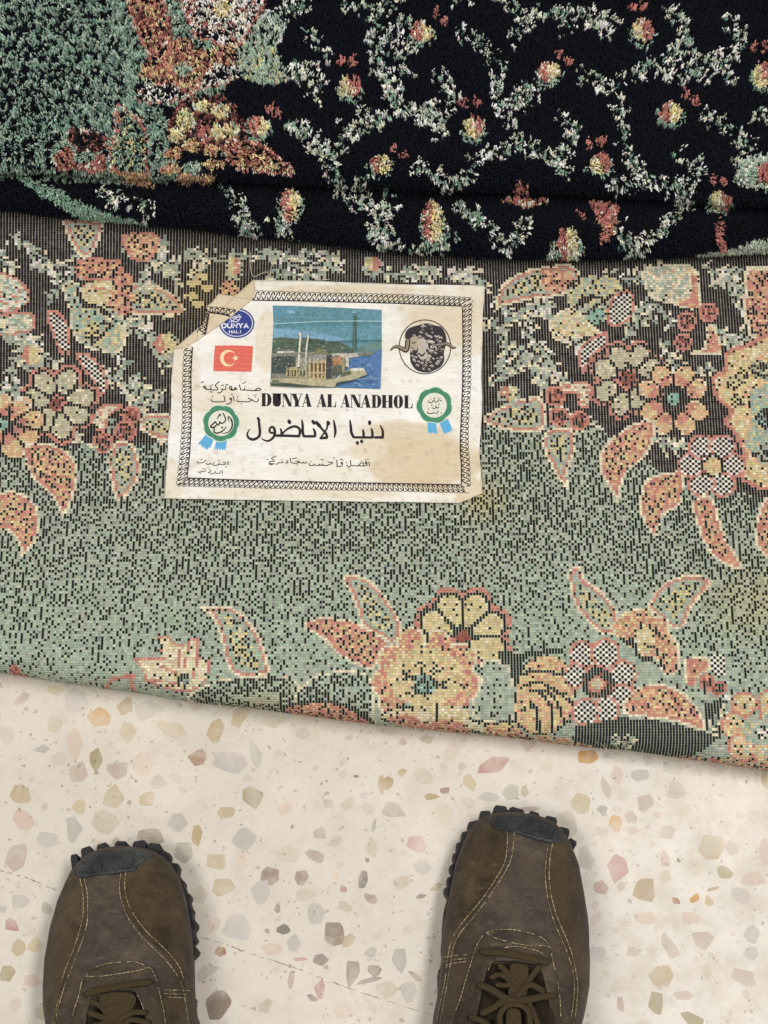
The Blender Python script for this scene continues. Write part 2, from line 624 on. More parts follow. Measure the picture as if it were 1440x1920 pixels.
# tile joint
jp = [(-120, 1592), (0, 1632), (55, 1648), (112, 1672), (250, 1714), (369, 1755), (420, 1770), (474, 1790), (542, 1811), (629, 1844), (701, 1869), (806, 1902), (960, 1958)]
jw = unproj([p[0] for p in jp], [p[1] for p in jp], 0.0)[:, :2]
jw = smooth(jw, 12)
jj = jw + rng.normal(0, 0.00035, jw.shape) * 0.6
for a, b in zip(jj[:-1], jj[1:]):
    if rng.random() < 0.22:
        continue
    d = b - a
    nr = np.array([-d[1], d[0]]) / np.linalg.norm(d) * rng.uniform(0.00008, 0.00042)
    o = len(FV)
    FV.extend([(*(a - nr), 0.0003), (*(b - nr), 0.0003), (*(b + nr), 0.0003), (*(a + nr), 0.0003)])
    FF.append([o, o + 1, o + 2, o + 3])
    FC.append(lin((128, 112, 96)))
fm = NT("terrazzo")
a = fm.n('ShaderNodeAttribute', attribute_name='tint').outputs['Color']
cl = fm.noise(38, 5, 0.7)
a2 = fm.mix(fm.math('MULTIPLY', fm.ramp(cl, 0.46, 0.64), 0.62), a, tuple(lin((203, 193, 178))))
cl2 = fm.noise(16, 4, 0.6)
a3 = fm.mix(fm.math('MULTIPLY', fm.ramp(cl2, 0.48, 0.66), 0.5), a2, tuple(lin((232, 222, 208))))
vein = fm.noise(230, 5, 0.75)
a4 = fm.mix(fm.math('MULTIPLY', fm.ramp(vein, 0.57, 0.70), 0.38), a3, tuple(lin((172, 156, 138))))
vo = fm.n('ShaderNodeTexVoronoi')
vo.inputs['Scale'].default_value = 190
pv = fm.n('ShaderNodeVectorMath', operation='ADD')
pn = fm.n('ShaderNodeTexNoise')
pn.inputs['Scale'].default_value = 420
fm.l(fm.n('ShaderNodeNewGeometry').outputs['Position'], pn.inputs['Vector'])
ps = fm.n('ShaderNodeVectorMath', operation='SCALE')
ps.inputs['Scale'].default_value = 0.006
fm.l(pn.outputs['Color'], ps.inputs[0])
fm.l(fm.n('ShaderNodeNewGeometry').outputs['Position'], pv.inputs[0])
fm.l(ps.outputs[0], pv.inputs[1])
fm.l(pv.outputs[0], vo.inputs['Vector'])
pit = fm.math('LESS_THAN', vo.outputs['Distance'], fm.ramp(fm.noise(140, 1), 0.3, 0.7, 0.04, 0.24))
cm = fm.ramp(fm.noise(50, 2), 0.46, 0.52)
a5 = fm.mix(fm.math('MULTIPLY', fm.math('MULTIPLY', pit, cm), 0.5), a4, tuple(lin((120, 106, 92))))
fm.l(a5, fm.b.inputs['Base Color'])
fm.l(fm.ramp(cl, 0.3, 0.7, 0.30, 0.48), fm.b.inputs['Roughness'])
fm.b.inputs['Specular IOR Level'].default_value = 0.35
fm.bump(vein, 0.05, 0.0004)
fo = link("floor", mesh_from("floor", np.array(FV), FF, cols=np.array(FC), shade=False), fm.m)
setp(fo, "cream terrazzo floor with beige, tan and pink stone chips", kind="structure")
# ------------------------------------------------------------------ the rug lying back side up
RA = 0.0165
TA = 2 * RA + 0.001
edge_px = [(-160, 1240), (0, 1262), (110, 1279), (240, 1297), (360, 1316), (480, 1330), (600, 1347), (720, 1361), (840, 1374), (960, 1385), (1080, 1398), (1200, 1411), (1320, 1427), (1440, 1445), (1600, 1466)]
_e = unproj([p[0] for p in edge_px], [p[1] for p in edge_px], RA * 0.9)
EX, EY = _e[:, 0], _e[:, 1]


def edgeA(x):
    s0 = (EY[-1] - EY[0]) / (EX[-1] - EX[0])
    y = np.interp(x, EX, EY)
    y = np.where(x < EX[0], EY[0] + s0 * (x - EX[0]), y)
    y = np.where(x > EX[-1], EY[-1] + s0 * (x - EX[-1]), y)
    return y + 0.0022 * (fnoise(x * 24, x * 0 + 3.3, 19, 3) - 0.5)


def undA(x, y):
    return 0.0022 * (fnoise(x * 9 + 3, y * 9, 5, 2) - 0.5) + 0.0015 * (fnoise(x * 3, y * 14, 8, 2) - 0.5)


def surfA(x, s):
    """x and arc length s -> point on the folded sheet"""
    yl = edgeA(x) + RA
    a = np.clip((yl - s) / RA, 0, math.pi)
    under = np.maximum(yl - s - math.pi * RA, 0)
    y = np.where(s > yl, s, yl - RA * np.sin(a) + under)
    z = TA - RA + RA * np.cos(a) + undA(x, y) * (1 + np.cos(a)) / 2
    return np.stack([x, y, z], -1)


def HA(x, y):
    yl = edgeA(x) + RA
    d = np.clip((yl - y) / RA, 0, 1)
    z = TA - RA + RA * np.sqrt(np.maximum(1 - d * d, 0)) + undA(x, y) * (0.5 + 0.5 * np.sqrt(np.maximum(1 - d * d, 0)))
    return np.where(y < yl - RA, -1.0, z)


KW, KH = 0.00206, 0.00192
NX, NY = 360, 350
xs = (np.arange(NX + 1) - NX / 2) * KW
ss = 0.30 - np.arange(NY + 1) * KH
U, S_ = np.meshgrid(xs, ss)            # rows along y
# the weave is pulled a little sideways towards the far left
wob = 0.0012 * (fnoise(U * 14, S_ * 14, 31, 2) - 0.5)
lean = -0.10 * np.clip((-0.10 - U) / 0.2, 0, 1) * np.clip((S_ - 0.0) / 0.2, 0, 1.2) * 0.16
Xw = U + wob + lean
Sw = S_ + 0.0016 * (fnoise(U * 10 + 9, S_ * 10, 37, 2) - 0.5)
PA = surfA(Xw.ravel(), Sw.ravel())
idx = np.arange((NX + 1) * (NY + 1)).reshape(NY + 1, NX + 1)
FA = np.stack([idx[1:, :-1], idx[1:, 1:], idx[:-1, 1:], idx[:-1, :-1]], -1).reshape(-1, 4)
cen = PA[FA].mean(1)
X, Y = project(cen)
# the part that turns underneath keeps drawing its pattern outwards
II, JJ = np.meshgrid(np.arange(NX), np.arange(NY))
II = II.ravel()
JJ = JJ.ravel()
NK = len(X)
PAL = dict(k=(20, 18, 20), n=(32, 32, 44), g=(172, 178, 160), G=(146, 158, 144), c=(224, 212, 182), y=(210, 194, 146), p=(216, 178, 138),
           r=(198, 138, 122), R=(148, 90, 82), w=(228, 220, 208), t=(150, 180, 163), q=(217, 200, 160), x=(192, 184, 156))
PK = list(PAL)
PV = np.array([PAL[k] for k in PK], float)
K = np.full(NK, PK.index('g'))
rA = rng.random(NK)
rB = rng.random(NK)
# well spread speckle: random field with its sideways neighbours taken out, a few knots doubled lengthwise
rr = rng.random((NY, NX))
for _ in range(2):
    rr = rr - 0.24 * (np.roll(rr, 1, 1) + np.roll(rr, -1, 1)) - 0.17 * (np.roll(rr, 1, 0) + np.roll(rr, -1, 0)) - 0.10 * (np.roll(np.roll(rr, 1, 1), 1, 0) + np.roll(np.roll(rr, -1, 1), -1, 0) + np.roll(np.roll(rr, 1, 1), -1, 0) + np.roll(np.roll(rr, -1, 1), 1, 0)) - 0.05 * (np.roll(rr, 2, 0) + np.roll(rr, -2, 0))
    rr = rr.ravel().argsort().argsort().reshape(NY, NX) / (NX * NY)
keep = rng.random((NY, NX)) < 0.06
for j in range(1, NY):
    rr[j] = np.where(keep[j], rr[j - 1], rr[j])
rV = rr.ravel()
fr_clump = fnoise(X / 26, Y / 26, 3, 2)


def put(mask, c):
    K[mask] = PK.index(c)


def mixput(mask, comps, r):
    acc = 0
    tot = sum(wt for _, wt in comps)
    for c, wt in comps:
        put(mask & (r >= acc / tot) & (r < (acc + wt) / tot + 1e-9), c)
        acc += wt


def box(pts, pad=14):
    p = np.asarray(pts)
    return (X > p[:, 0].min() - pad) & (X < p[:, 0].max() + pad) & (Y > p[:, 1].min() - pad) & (Y < p[:, 1].max() + pad)


def region(pts, sm=True):
    p = smooth(pts, 5, True) if sm else np.asarray(pts, float)
    b = np.where(box(p))[0]
    m = np.zeros(NK, bool)
    d = np.zeros(NK)
    if len(b):
        ins = inside(p, X[b], Y[b])
        m[b] = ins
        d[b] = pdist(p, X[b], Y[b])
    return m, d


def greenleaf(pts, dens=0.24):
    m, d = region(pts)
    if not m.any():
        return
    dm = d[m].max()
    put(m, 'g')
    mm = m & (d > 13)
    put(mm & (d > 0.5 * dm) & (rA < 0.6), 'y')
    put(mm & (d > 0.5 * dm) & (rV < dens * 1.5), 'k')
    put(mm & (rV < dens), 'k')
    put(m & (d < 9.6), 'r')
    put(m & (d < 5), 'c')


def redleaf(pts, dens=0.27, inner='p'):
    m, d = region(pts)
    mixput(m, [('r', 4), (inner, 4.2), ('y', 1.2)], rA)
    put(m & (d > 9) & (rV < dens), 'k')
    put(m & (d < 9.6), 'r')
    put(m & (d < 5), 'c')


def fill(pts, comps, border=None, bw=5, r=None, sm=True):
    m, d = region(pts, sm)
    mixput(m, comps, rA if r is None else r)
    if border:
        put(m & (d < bw), border)


def checks(pts, border='r'):
    m, d = region(pts)
    put(m & ((II + JJ) % 2 == 0), 'k')
    put(m & ((II + JJ) % 2 == 1), 'w')
    if border:
        put(m & (d < 5), border)


def berry(cx, cy, r):
    m = (X - cx) ** 2 + (Y - cy) ** 2 < r * r
    m2 = m & ((X - cx) ** 2 + (Y - cy) ** 2 < (r - 5) ** 2)
    put(m, 'r')
    mixput(m2, [('R', 3), ('k', 4), ('r', 2)], rV)


def petals(cx, cy, pts, r, c, outline='k', outer='r', core='R', cr=14, inner=None):
    es = []
    for (px, py) in pts:
        dx, dy = px - cx, py - cy
        L = math.hypot(dx, dy) + 1e-6
        u = ((X - px) * dx + (Y - py) * dy) / L
        v = (-(X - px) * dy + (Y - py) * dx) / L
        es.append((np.sqrt((u / (r * 1.25)) ** 2 + (v / r) ** 2), u))
    if outer:
        for e, _ in es:
            put(e < 1.5, outer)
            put((e < 1.5) & (rV < 0.22), 'k')
    E = np.sort(np.stack([e for e, _ in es]), axis=0)
    put(E[0] < 1.22, outline)
    sel = (E[0] < 1.0) & (E[1] - E[0] > 0.26)
    put(sel, c)
    put(sel & (rA < 0.16), 'c')
    for e, u in es:
        if inner:
            put(sel & (e < 0.95) & (u < -r * 0.1) & (rA < 0.85), inner)
            put(sel & (e < 0.95) & (abs(u) < r * 0.35) & (rA < 0.4), 'y')
    if core:
        m = (X - cx) ** 2 + (Y - cy) ** 2 < cr * cr
        put(m, core)
        put(m & (rV < 0.3), 'k')


def bud(cx, cy, rx, ry, flip=1):
    e = ((X - cx) / (rx * 1.45)) ** 2 + ((Y - cy - 4) / (ry * 1.35)) ** 2
    put((e < 1) & (rA < 0.6), 'g')
    e = ((X - cx) / rx) ** 2 + ((Y - cy) / ry) ** 2
    put(e < 1, 'y')
    put((e < 1) & ((X - cx) * flip < -0.15 * rx), 'r')
    put((e < 1) & (rA < 0.12), 'c')


def sprig(x, y, a, l, q, c):
    u = (X - x) * math.cos(a) + (Y - y) * math.sin(a)
    v = -(X - x) * math.sin(a) + (Y - y) * math.cos(a)
    put((u / l) ** 2 + (v / q) ** 2 < 1, c)


def vineA(pts, wd=13, n=1.0):
    p = smooth(pts, 8)
    seg = np.concatenate([[0], np.cumsum(np.linalg.norm(np.diff(p, axis=0), axis=1))])
    for s in np.arange(0, seg[-1] + 2, 9.5 / n):
        x, y = np.interp(s, seg, p[:, 0]), np.interp(s, seg, p[:, 1])
        x2, y2 = np.interp(s + 3, seg, p[:, 0]), np.interp(s + 3, seg, p[:, 1])
        th = math.atan2(y2 - y, x2 - x + 1e-6)
        sprig(x, y, th, 5, 2.9, rng.choice(['g', 'G', 'g']))
        for sd in (-1, 1):
            if rng.random() < 0.8:
                an = th + sd * rng.uniform(0.5, 1.4)
                r_ = rng.uniform(0.6, 1.3) * wd
                sprig(x + r_ * math.cos(an), y + r_ * math.sin(an), an, rng.uniform(4.5, 9), rng.uniform(2.6, 3.6), rng.choice(['c', 'c', 'w', 'g', 'g', 'G', 'c']))


def arc(pts, c='k', wd=3.2, sm=True):
    p = smooth(pts, 6) if sm else np.asarray(pts, float)
    b = np.where(box(p))[0]
    if len(b):
        put(np.isin(np.arange(NK), b[pdist(p, X[b], Y[b], False) < wd]), c)


# ground: dark towards the far side, speckled green towards the fold
bnd = np.interp(X, [-200, 0, 180, 300, 420, 700, 905, 1000, 1060, 1130, 1200, 1300, 1440, 1700], [850, 845, 835, 828, 815, 805, 800, 800, 795, 805, 850, 915, 935, 950])
wig = 16 * (fnoise(X / 40, Y / 40, 17, 2) - 0.5)
dark = Y < bnd + wig
dens = np.interp(Y - bnd, [0, 25, 90, 200, 290, 380, 450, 520], [0.68, 0.60, 0.53, 0.47, 0.37, 0.24, 0.14, 0.08])
dens = dens * (0.75 + 0.5 * fr_clump) * np.where((X < 330) & (Y > 950), 0.85, 1) * np.where((X > 1000) & (Y > 1080), 0.8, 1)
put(~dark & (rV < dens), 'k')
put(~dark & (rA < 0.10) & (K == PK.index('g')), 'G')
put(dark, 'k')
put(dark & (rV < 0.16), 'n')

# --- loose sprigs all over the dark field, under the flowers
for q_ in (((20, 440), (60, 470), (110, 500)), ((150, 470), (130, 520), (90, 560)), ((230, 450), (260, 480), (320, 500)), ((300, 470), (330, 540), (300, 590)), ((240, 600), (290, 640), (310, 690)), ((60, 640), (20, 690), (40, 740)),
           ((180, 690), (230, 720), (300, 740)), ((250, 760), (290, 800), (310, 830)), ((20, 600), (50, 650), (110, 680)), ((170, 780), (200, 800), (250, 800)), ((360, 470), (420, 490), (470, 480)), ((500, 470), (560, 500), (640, 500)), ((680, 500), (740, 515), (820, 510)),
           ((840, 520), (880, 510), (910, 540)), ((915, 600), (950, 640), (940, 690)), ((920, 720), (960, 690), (1000, 660)), ((1000, 560), (1040, 600), (1090, 650)), ((980, 620), (1020, 660), (1060, 720)), ((1180, 590), (1230, 570), (1260, 610)), ((1240, 640), (1280, 700), (1330, 690)), ((1320, 500), (1370, 530), (1390, 580)),
           ((1330, 620), (1370, 640), (1400, 620)), ((1040, 760), (1080, 800), (1120, 790)), ((1230, 810), (1260, 840), (1290, 830)), ((1350, 520), (1420, 560), (1440, 600)), ((930, 560), (960, 590), (1000, 600)), ((1130, 520), (1200, 520), (1240, 500))):
    vineA(q_, 12)
# --- dark field at the far left
r1 = lambda *p: R(0, 400, 3.839, p)
greenleaf(r1((470, 40), (730, 60), (710, 200), (650, 310), (590, 315), (540, 260), (490, 170)), 0.2)
fill(r1((880, 150), (1130, 150), (1120, 280), (1060, 345), (960, 335), (900, 260)), [('r', 4), ('p', 4), ('k', 3), ('y', 2)], 'r', r=rV)
vineA(r1((1180, 170), (1160, 250), (1200, 330)), 8)
fill(r1((520, 350), (600, 330), (680, 310), (760, 330), (860, 330), (890, 400), (950, 450), (950, 520), (900, 560), (760, 480), (640, 480), (560, 460)), [('r', 5), ('p', 3), ('k', 3)], 'r', 4, r=rV)
fill(r1((640, 500), (800, 490), (830, 560), (760, 650), (640, 660), (560, 560)), [('y', 6), ('c', 3), ('r', 1)])
greenleaf(r1((830, 570), (940, 510), (1060, 500), (1180, 540), (1280, 610), (1330, 690), (1300, 735), (1150, 740), (960, 725), (880, 660)))
fill(r1((770, 640), (850, 530), (950, 510), (965, 640), (940, 720), (800, 720)), [('r', 4), ('p', 4), ('k', 2)], None, r=rV)
fill(r1((450, 520), (560, 500), (640, 640), (740, 660), (850, 760), (910, 900), (840, 1010), (720, 990), (600, 960), (520, 850), (500, 720)), [('g', 6), ('y', 3), ('t', 2), ('k', 1.6)], 'c', 4, r=rV)
arc(r1((560, 560), (620, 660), (720, 680), (830, 770)), 'k', 4)
arc(r1((640, 830), (720, 790), (800, 800)), 'k', 3)
arc(r1((660, 950), (740, 870), (800, 800)), 'k', 3)
fill(r1((640, 800), (720, 790), (700, 870), (660, 930), (600, 880)), [('y', 6), ('k', 4)], r=rV)
checks(r1((330, 720), (410, 700), (490, 800), (510, 1000), (440, 1010), (385, 900)))
checks(r1((545, 1010), (640, 1010), (720, 1090), (765, 1180), (765, 1280), (720, 1310), (680, 1220), (600, 1130)))
fill(r1((-60, 430), (80, 450), (160, 490), (215, 580), (200, 650), (60, 730), (-60, 740)), [('c', 4), ('t', 3), ('r', 2), ('w', 2)], 'r', 4)
fill(r1((-60, 740), (220, 715), (245, 790), (205, 860), (-60, 865)), [('c', 5), ('t', 2), ('g', 3)], 'r', 5)
petals(395 / 3.839, 400 + 1375 / 3.839, r1((320, 1235), (480, 1215), (580, 1330), (550, 1440), (440, 1530), (330, 1480), (275, 1330)), 19, 'x', cr=12)
petals(10 / 3.839, 400 + 1520 / 3.839, r1((140, 1400), (20, 1380), (215, 1490), (180, 1590), (90, 1670), (-60, 1640), (-70, 1420)), 21, 'p', outer=None, core='t', cr=12, inner='r')
bud(225 / 3.839, 400 + 1020 / 3.839, 19, 20)
bud(1185 / 3.839, 400 + 940 / 3.839, 20, 20)
vineA(r1((1000, 1160), (980, 1260), (1000, 1340)), 11)
vineA(r1((900, 1240), (940, 1340), (1120, 1390)), 7)
vineA(r1((780, 700), (900, 790), (940, 860)), 6)
for b in ((740, 1650, 78), (900, 1570, 78), (940, 1450, 70)):
    berry(b[0] / 3.839, 400 + b[1] / 3.839, b[2] / 3.839)
fill(r1((700, 1400), (860, 1370), (890, 1400), (790, 1450), (770, 1550), (690, 1560)), [('c', 6), ('r', 2), ('w', 3)], 'r', 4)
vineA(r1((20, 270), (0, 330), (100, 400)), 10)
vineA(r1((340, 360), (350, 440), (420, 470)), 7)
vineA(r1((220, 380), (300, 400)), 6)
vineA(r1((1130, 420), (1220, 380), (1330, 340), (1380, 300)), 9)
vineA(r1((1060, 400), (1000, 560), (1120, 480)), 7)
vineA(r1((940, 740), (1000, 790), (1080, 780)), 7)
vineA(r1((30, 880), (120, 920), (300, 900)), 8)
vineA(r1((820, 1000), (900, 1090), (840, 1140)), 8)
vineA(r1((560, 1590), (600, 1680), (700, 1690)), 7)
vineA(r1((0, 1230), (80, 1290), (110, 1340)), 8)
greenleaf([(203, 856), (216, 830), (234, 826), (253, 838), (263, 866), (262, 890), (250, 915), (225, 942), (214, 925), (205, 888)])
greenleaf(r1((1000, 1480), (1060, 1440), (1200, 1440), (1300, 1500), (1300, 1620), (1150, 1630), (1020, 1560)), 0.2)
redleaf([(44, 843), (57, 832), (86, 830), (117, 840), (138, 861), (147, 890), (140, 925), (122, 968), (112, 960), (97, 930), (62, 897), (48, 870)])
redleaf([(-30, 918), (0, 921), (27, 921), (50, 930), (70, 953), (72, 993), (63, 1020), (40, 1045), (37, 1023), (20, 1000), (0, 993), (-30, 985)])
# --- dark strip above the label
rs = lambda *p: R(340, 420, 2.483, p)
bud(340 + 245 / 2.483, 420 + 195 / 2.483, 12, 18, -1)
bud(340 + 890 / 2.483, 420 + 185 / 2.483, 14, 14, -1)
vineA(rs((20, 130), (70, 180), (110, 200), (60, 250)), 10)
vineA(rs((350, 120), (470, 160), (520, 150), (620, 180), (700, 190)), 11)
vineA(rs((400, 250), (500, 230), (560, 240), (660, 230)), 9)
vineA(rs((1040, 210), (1090, 250), (1150, 190)), 9)
vineA(rs((1290, 220), (1340, 230), (1310, 270)), 9)
vineA(rs((560, 130), (650, 140), (740, 150)), 6)
fill(rs((180, 300), (210, 260), (260, 280), (270, 330), (200, 330)), [('p', 3), ('r', 3), ('k', 3)], r=rV)
# yellowish tufts of vine beside the folded corner
for q in ((450, 150), (640, 210), (420, 330), (510, 430), (560, 60)):
    x0, y0 = 300 + q[0] / 7.2, 510 + q[1] / 7.2
    put(((X - x0) / 13) ** 2 + ((Y - y0) / 7) ** 2 < 1, 'y')
# --- right side
r2 = lambda *p: R(880, 480, 2.571, p)
vineA(r2((40, 300), (60, 360), (30, 400)), 9)
vineA(r2((130, 370), (200, 310), (280, 250), (330, 230)), 11)
vineA(r2((220, 420), (250, 500), (300, 540), (380, 570), (330, 620), (400, 640)), 12)
vineA(r2((290, 490), (360, 520), (410, 570)), 9)
vineA(r2((750, 400), (800, 330), (880, 290), (850, 240)), 13)
vineA(r2((1170, 140), (1220, 110), (1280, 90)), 8)
vineA(r2((1230, 60), (1290, 100), (1250, 140)), 7)
vineA(r2((1220, 370), (1290, 410), (1340, 400)), 8)
vineA(r2((900, 860), (950, 900), (1000, 890)), 7)
vineA(r2((370, 200), (400, 260)), 7)
greenleaf(r2((125, 240), (150, 150), (230, 85), (330, 55), (480, 40), (530, 90), (480, 170), (430, 195), (300, 212), (190, 235)))
fill(r2((350, 80), (460, 70), (500, 110), (470, 170), (370, 170)), [('r', 4), ('p', 4), ('k', 2)], r=rV)
fill(r2((470, 150), (560, 90), (650, 80), (730, 110), (740, 190), (690, 270), (640, 330), (560, 320), (480, 260)), [('y', 5), ('g', 4), ('k', 1.6)], 'k', 4, r=rV)
arc(r2((490, 260), (570, 200), (640, 200)), 'k', 3)
arc(r2((520, 310), (600, 250), (690, 190)), 'k', 3)
fill(r2(*ell(615, 290, 42, 36)), [('t', 1)])
fill(r2((385, 350), (420, 280), (500, 250), (600, 340), (640, 370), (500, 400), (420, 405)), [('c', 4), ('y', 4), ('p', 2), ('g', 2)], 'c', 4)
checks(r2((690, 195), (780, 170), (785, 290), (700, 345), (665, 300)))
checks(r2((545, 425), (660, 365), (665, 430), (590, 490), (555, 570), (525, 500)))
fill(r2((845, 60), (1085, 50), (1095, 200), (1100, 240), (990, 232), (880, 200), (850, 150)), [('g', 5), ('c', 4), ('p', 1)], 'c', 4)
fill(r2((1060, 90), (1095, 85), (1110, 250), (980, 228), (1060, 190)), [('r', 6), ('p', 2)], 'c', 3)
for b in ((1150, 270, 48), (1045, 315, 48), (1030, 415, 44)):
    berry(880 + b[0] / 2.571, 480 + b[1] / 2.571, b[2] / 2.571)
fill(r2((1050, 465), (1130, 440), (1140, 345), (1190, 345), (1215, 472)), [('r', 5), ('p', 4)], 'c', 5)
petals(880 + 768 / 2.571, 480 + 592 / 2.571, r2((725, 490), (815, 485), (655, 545), (660, 650), (735, 710), (815, 690), (865, 540), (860, 640)), 17, 'x', cr=13)
petals(880 + 985 / 2.571, 480 + 690 / 2.571, r2((930, 580), (1035, 580), (865, 645), (1095, 640), (880, 745), (1095, 745), (935, 810), (1040, 810)), 17, 'p', outer=None, core='t', cr=12, inner='r')
fill(r2((1330, 50), (1480, 50), (1480, 410), (1345, 390), (1320, 250)), [('r', 5), ('p', 3), ('k', 3)], 'c', 6, r=rV, sm=False)
fill(r2((1170, 590), (1225, 540), (1230, 465), (1330, 425), (1500, 410), (1500, 1080), (1310, 1080), (1320, 960), (1275, 865), (1225, 800), (1255, 750), (1190, 690)), [('y', 5), ('p', 4), ('c', 2)], 'r', 8)
fill(r2((1340, 660), (1400, 620), (1500, 600), (1500, 1000), (1420, 1020), (1360, 960), (1310, 900), (1350, 800)), [('g', 5), ('y', 3), ('t', 2)], 'p', 5)
fill(r2((1250, 590), (1310, 540), (1340, 570), (1290, 640), (1250, 650)), [('y', 4), ('k', 4)], r=rV)
fill(r2((1350, 530), (1400, 500), (1480, 520), (1480, 600), (1380, 590)), [('G', 4), ('k', 4), ('y', 3)], r=rV)
fill(r2((1260, 680), (1310, 660), (1330, 710), (1280, 740)), [('y', 4), ('k', 4)], r=rV)
fill(r2((1375, 770), (1440, 730), (1500, 760), (1480, 840), (1400, 820)), [('n', 4), ('k', 4), ('t', 3)], r=rV)
fill(r2((1380, 930), (1440, 910), (1480, 980), (1400, 1000)), [('g', 4), ('k', 4)], r=rV)
for b in ((415, 675, 52), (430, 775, 48), (530, 795, 48)):
    berry(880 + b[0] / 2.571, 480 + b[1] / 2.571, b[2] / 2.571)
fill(r2((450, 620), (580, 615), (580, 720), (530, 725), (515, 665), (450, 660)), [('c', 6), ('r', 3)], 'r', 4)
greenleaf(r2((65, 785), (150, 725), (230, 690), (345, 682), (368, 760), (350, 842), (230, 848), (120, 825)))
bud(880 + 190 / 2.571, 480 + 660 / 2.571, 16, 14)
greenleaf(r2((368, 845), (440, 822), (502, 840), (512, 930), (490, 1000), (470, 1060), (484, 1130), (430, 1075), (380, 985), (353, 905)))
redleaf(r2((640, 930), (700, 868), (790, 808), (895, 798), (885, 900), (840, 975), (770, 1035), (740, 1095), (720, 1185), (688, 1140), (640, 1060), (622, 990)))
redleaf(r2((822, 1160), (850, 1080), (930, 1048), (1025, 1040), (1035, 1120), (1010, 1205), (930, 1255), (898, 1355), (850, 1292), (818, 1222)))
for a in np.linspace(0, 2 * math.pi, 7)[:-1]:
    checks(r2(*ell(1170 + 100 * math.cos(a), 1010 + 105 * math.sin(a), 66, 62, 16)), 'r')
fill(r2(*ell(1170, 1010, 62, 60)), [('k', 5), ('w', 1), ('R', 2)], r=rV)
fill(r2(*ell(1175, 1012, 42, 40)), [('y', 4), ('p', 3)])
redleaf(r2((1072, 1190), (1110, 1158), (1172, 1165), (1205, 1260), (1245, 1370), (1318, 1505), (1222, 1485), (1140, 1405), (1093, 1282)))
redleaf(r2((1415, 1180), (1500, 1170), (1500, 1470), (1420, 1445), (1375, 1340)))
# --- lower left
r3 = lambda *p: R(0, 880, 3.0, p)
greenleaf([(375, 1137), (405, 1135), (437, 1139), (466, 1163), (488, 1195), (501, 1235), (503, 1264), (445, 1268), (424, 1240), (413, 1195), (400, 1160)])
fill(r3((890, 935), (945, 930), (1000, 985), (1060, 970), (1110, 935), (1120, 1000), (1110, 1060), (1185, 1070), (1168, 1180), (1120, 1225), (1050, 1258), (930, 1238), (820, 1190), (800, 1130), (745, 1058), (840, 1062), (912, 1065)), [('c', 8), ('y', 2)], 'r', 4, sm=False)
for q in (((1000, 985), (1010, 1120)), ((1060, 970), (1040, 1110)), ((880, 1100), (1000, 1150)), ((1110, 1070), (1080, 1190)), ((820, 1190), (1000, 1200))):
    arc(r3(*q), 'r', 2.2, False)
fill(r3(*ell(1035, 1175, 34, 30)), [('k', 3), ('G', 2), ('n', 2)])
fill(r3((590, 1240), (620, 1180), (700, 1158), (765, 1160), (745, 1200), (775, 1255), (770, 1300), (600, 1290)), [('g', 8), ('k', 1)], 'r', 7)
fill(r3((60, 1100), (100, 1110), (130, 1150), (210, 1195), (120, 1190), (60, 1160)), [('r', 8), ('R', 2)])
m, d = region([(350, 1313), (380, 1287), (415, 1273), (470, 1267), (530, 1265), (556, 1278), (560, 1300), (530, 1350), (440, 1345)])
put(m, 'g')
put(m & (d < 34) & (rV < 0.55), 'k')
put(m & (rA < 0.08), 'k')
put(m & (d < 4.5), 'c')
r4 = lambda *p: R(480, 1040, 3.0, p)
m, d = region(r4((270, 735), (330, 680), (430, 658), (570, 652), (640, 690), (660, 800), (650, 930), (560, 890), (420, 830), (240, 835), (225, 775)))
put(m, 'g')
put(m & (d < 30) & (rV < 0.55), 'k')
put(m & (d > 30) & (rA < 0.3), 'y')
put(m & (d < 4.5), 'c')
m, d = region(r4((130, 880), (220, 828), (430, 822), (540, 858), (655, 935), (640, 975), (300, 940)))
mixput(m, [('r', 7), ('k', 2), ('p', 2)], rV)
put(m & (d < 7), 'k')
greenleaf(r4((483, 125), (600, 122), (680, 178), (740, 250), (792, 330), (822, 430), (770, 505), (700, 465), (600, 405), (570, 320), (528, 210)))
redleaf(r4((262, 405), (310, 362), (400, 352), (520, 362), (600, 398), (690, 448), (745, 500), (700, 565), (660, 642), (590, 628), (490, 582), (400, 500), (340, 450)), 0.25)
petals(480 + 1165 / 3, 1040 + 465 / 3, r4((1100, 320), (1225, 320), (1300, 405), (1300, 515), (1025, 390)), 25, 'y', core='R', cr=16)
m, d = region(r4((1275, 600), (1370, 595), (1445, 680), (1445, 935), (1235, 925), (1225, 800), (1270, 680)))
put(m, 'g')
put(m & (rV < 0.10), 'k')
put(m & (d < 5), 'c')
lobes = ((875, 490, 72), (1020, 500, 68), (1150, 585, 80), (1170, 730, 84), (765, 590, 76), (735, 720, 80), (765, 830, 70), (1120, 830, 70))
for lx, ly, lr in lobes:
    fill(r4(*ell(lx, ly, lr + 12, lr + 12)), [('c', 1)])
for lx, ly, lr in lobes:
    fill(r4(*ell(lx, ly, lr, lr)), [('r', 5), ('p', 4), ('y', 2)])
fill(r4(*ell(955, 690, 215, 165)), [('y', 6), ('q', 4), ('p', 1.5)])
m, d = region(r4(*ell(945, 710, 165, 130)))
ring = m & (d > 8) & (d < 38)
ang = np.arctan2(Y - (1040 + 710 / 3), X - (480 + 945 / 3))
put(ring & (np.sin(ang * 6) > 0.0) & (rV < 0.6), 'k')
fill(r4(*ell(950, 730, 64, 60)), [('t', 5), ('k', 3), ('n', 2)], r=rV)
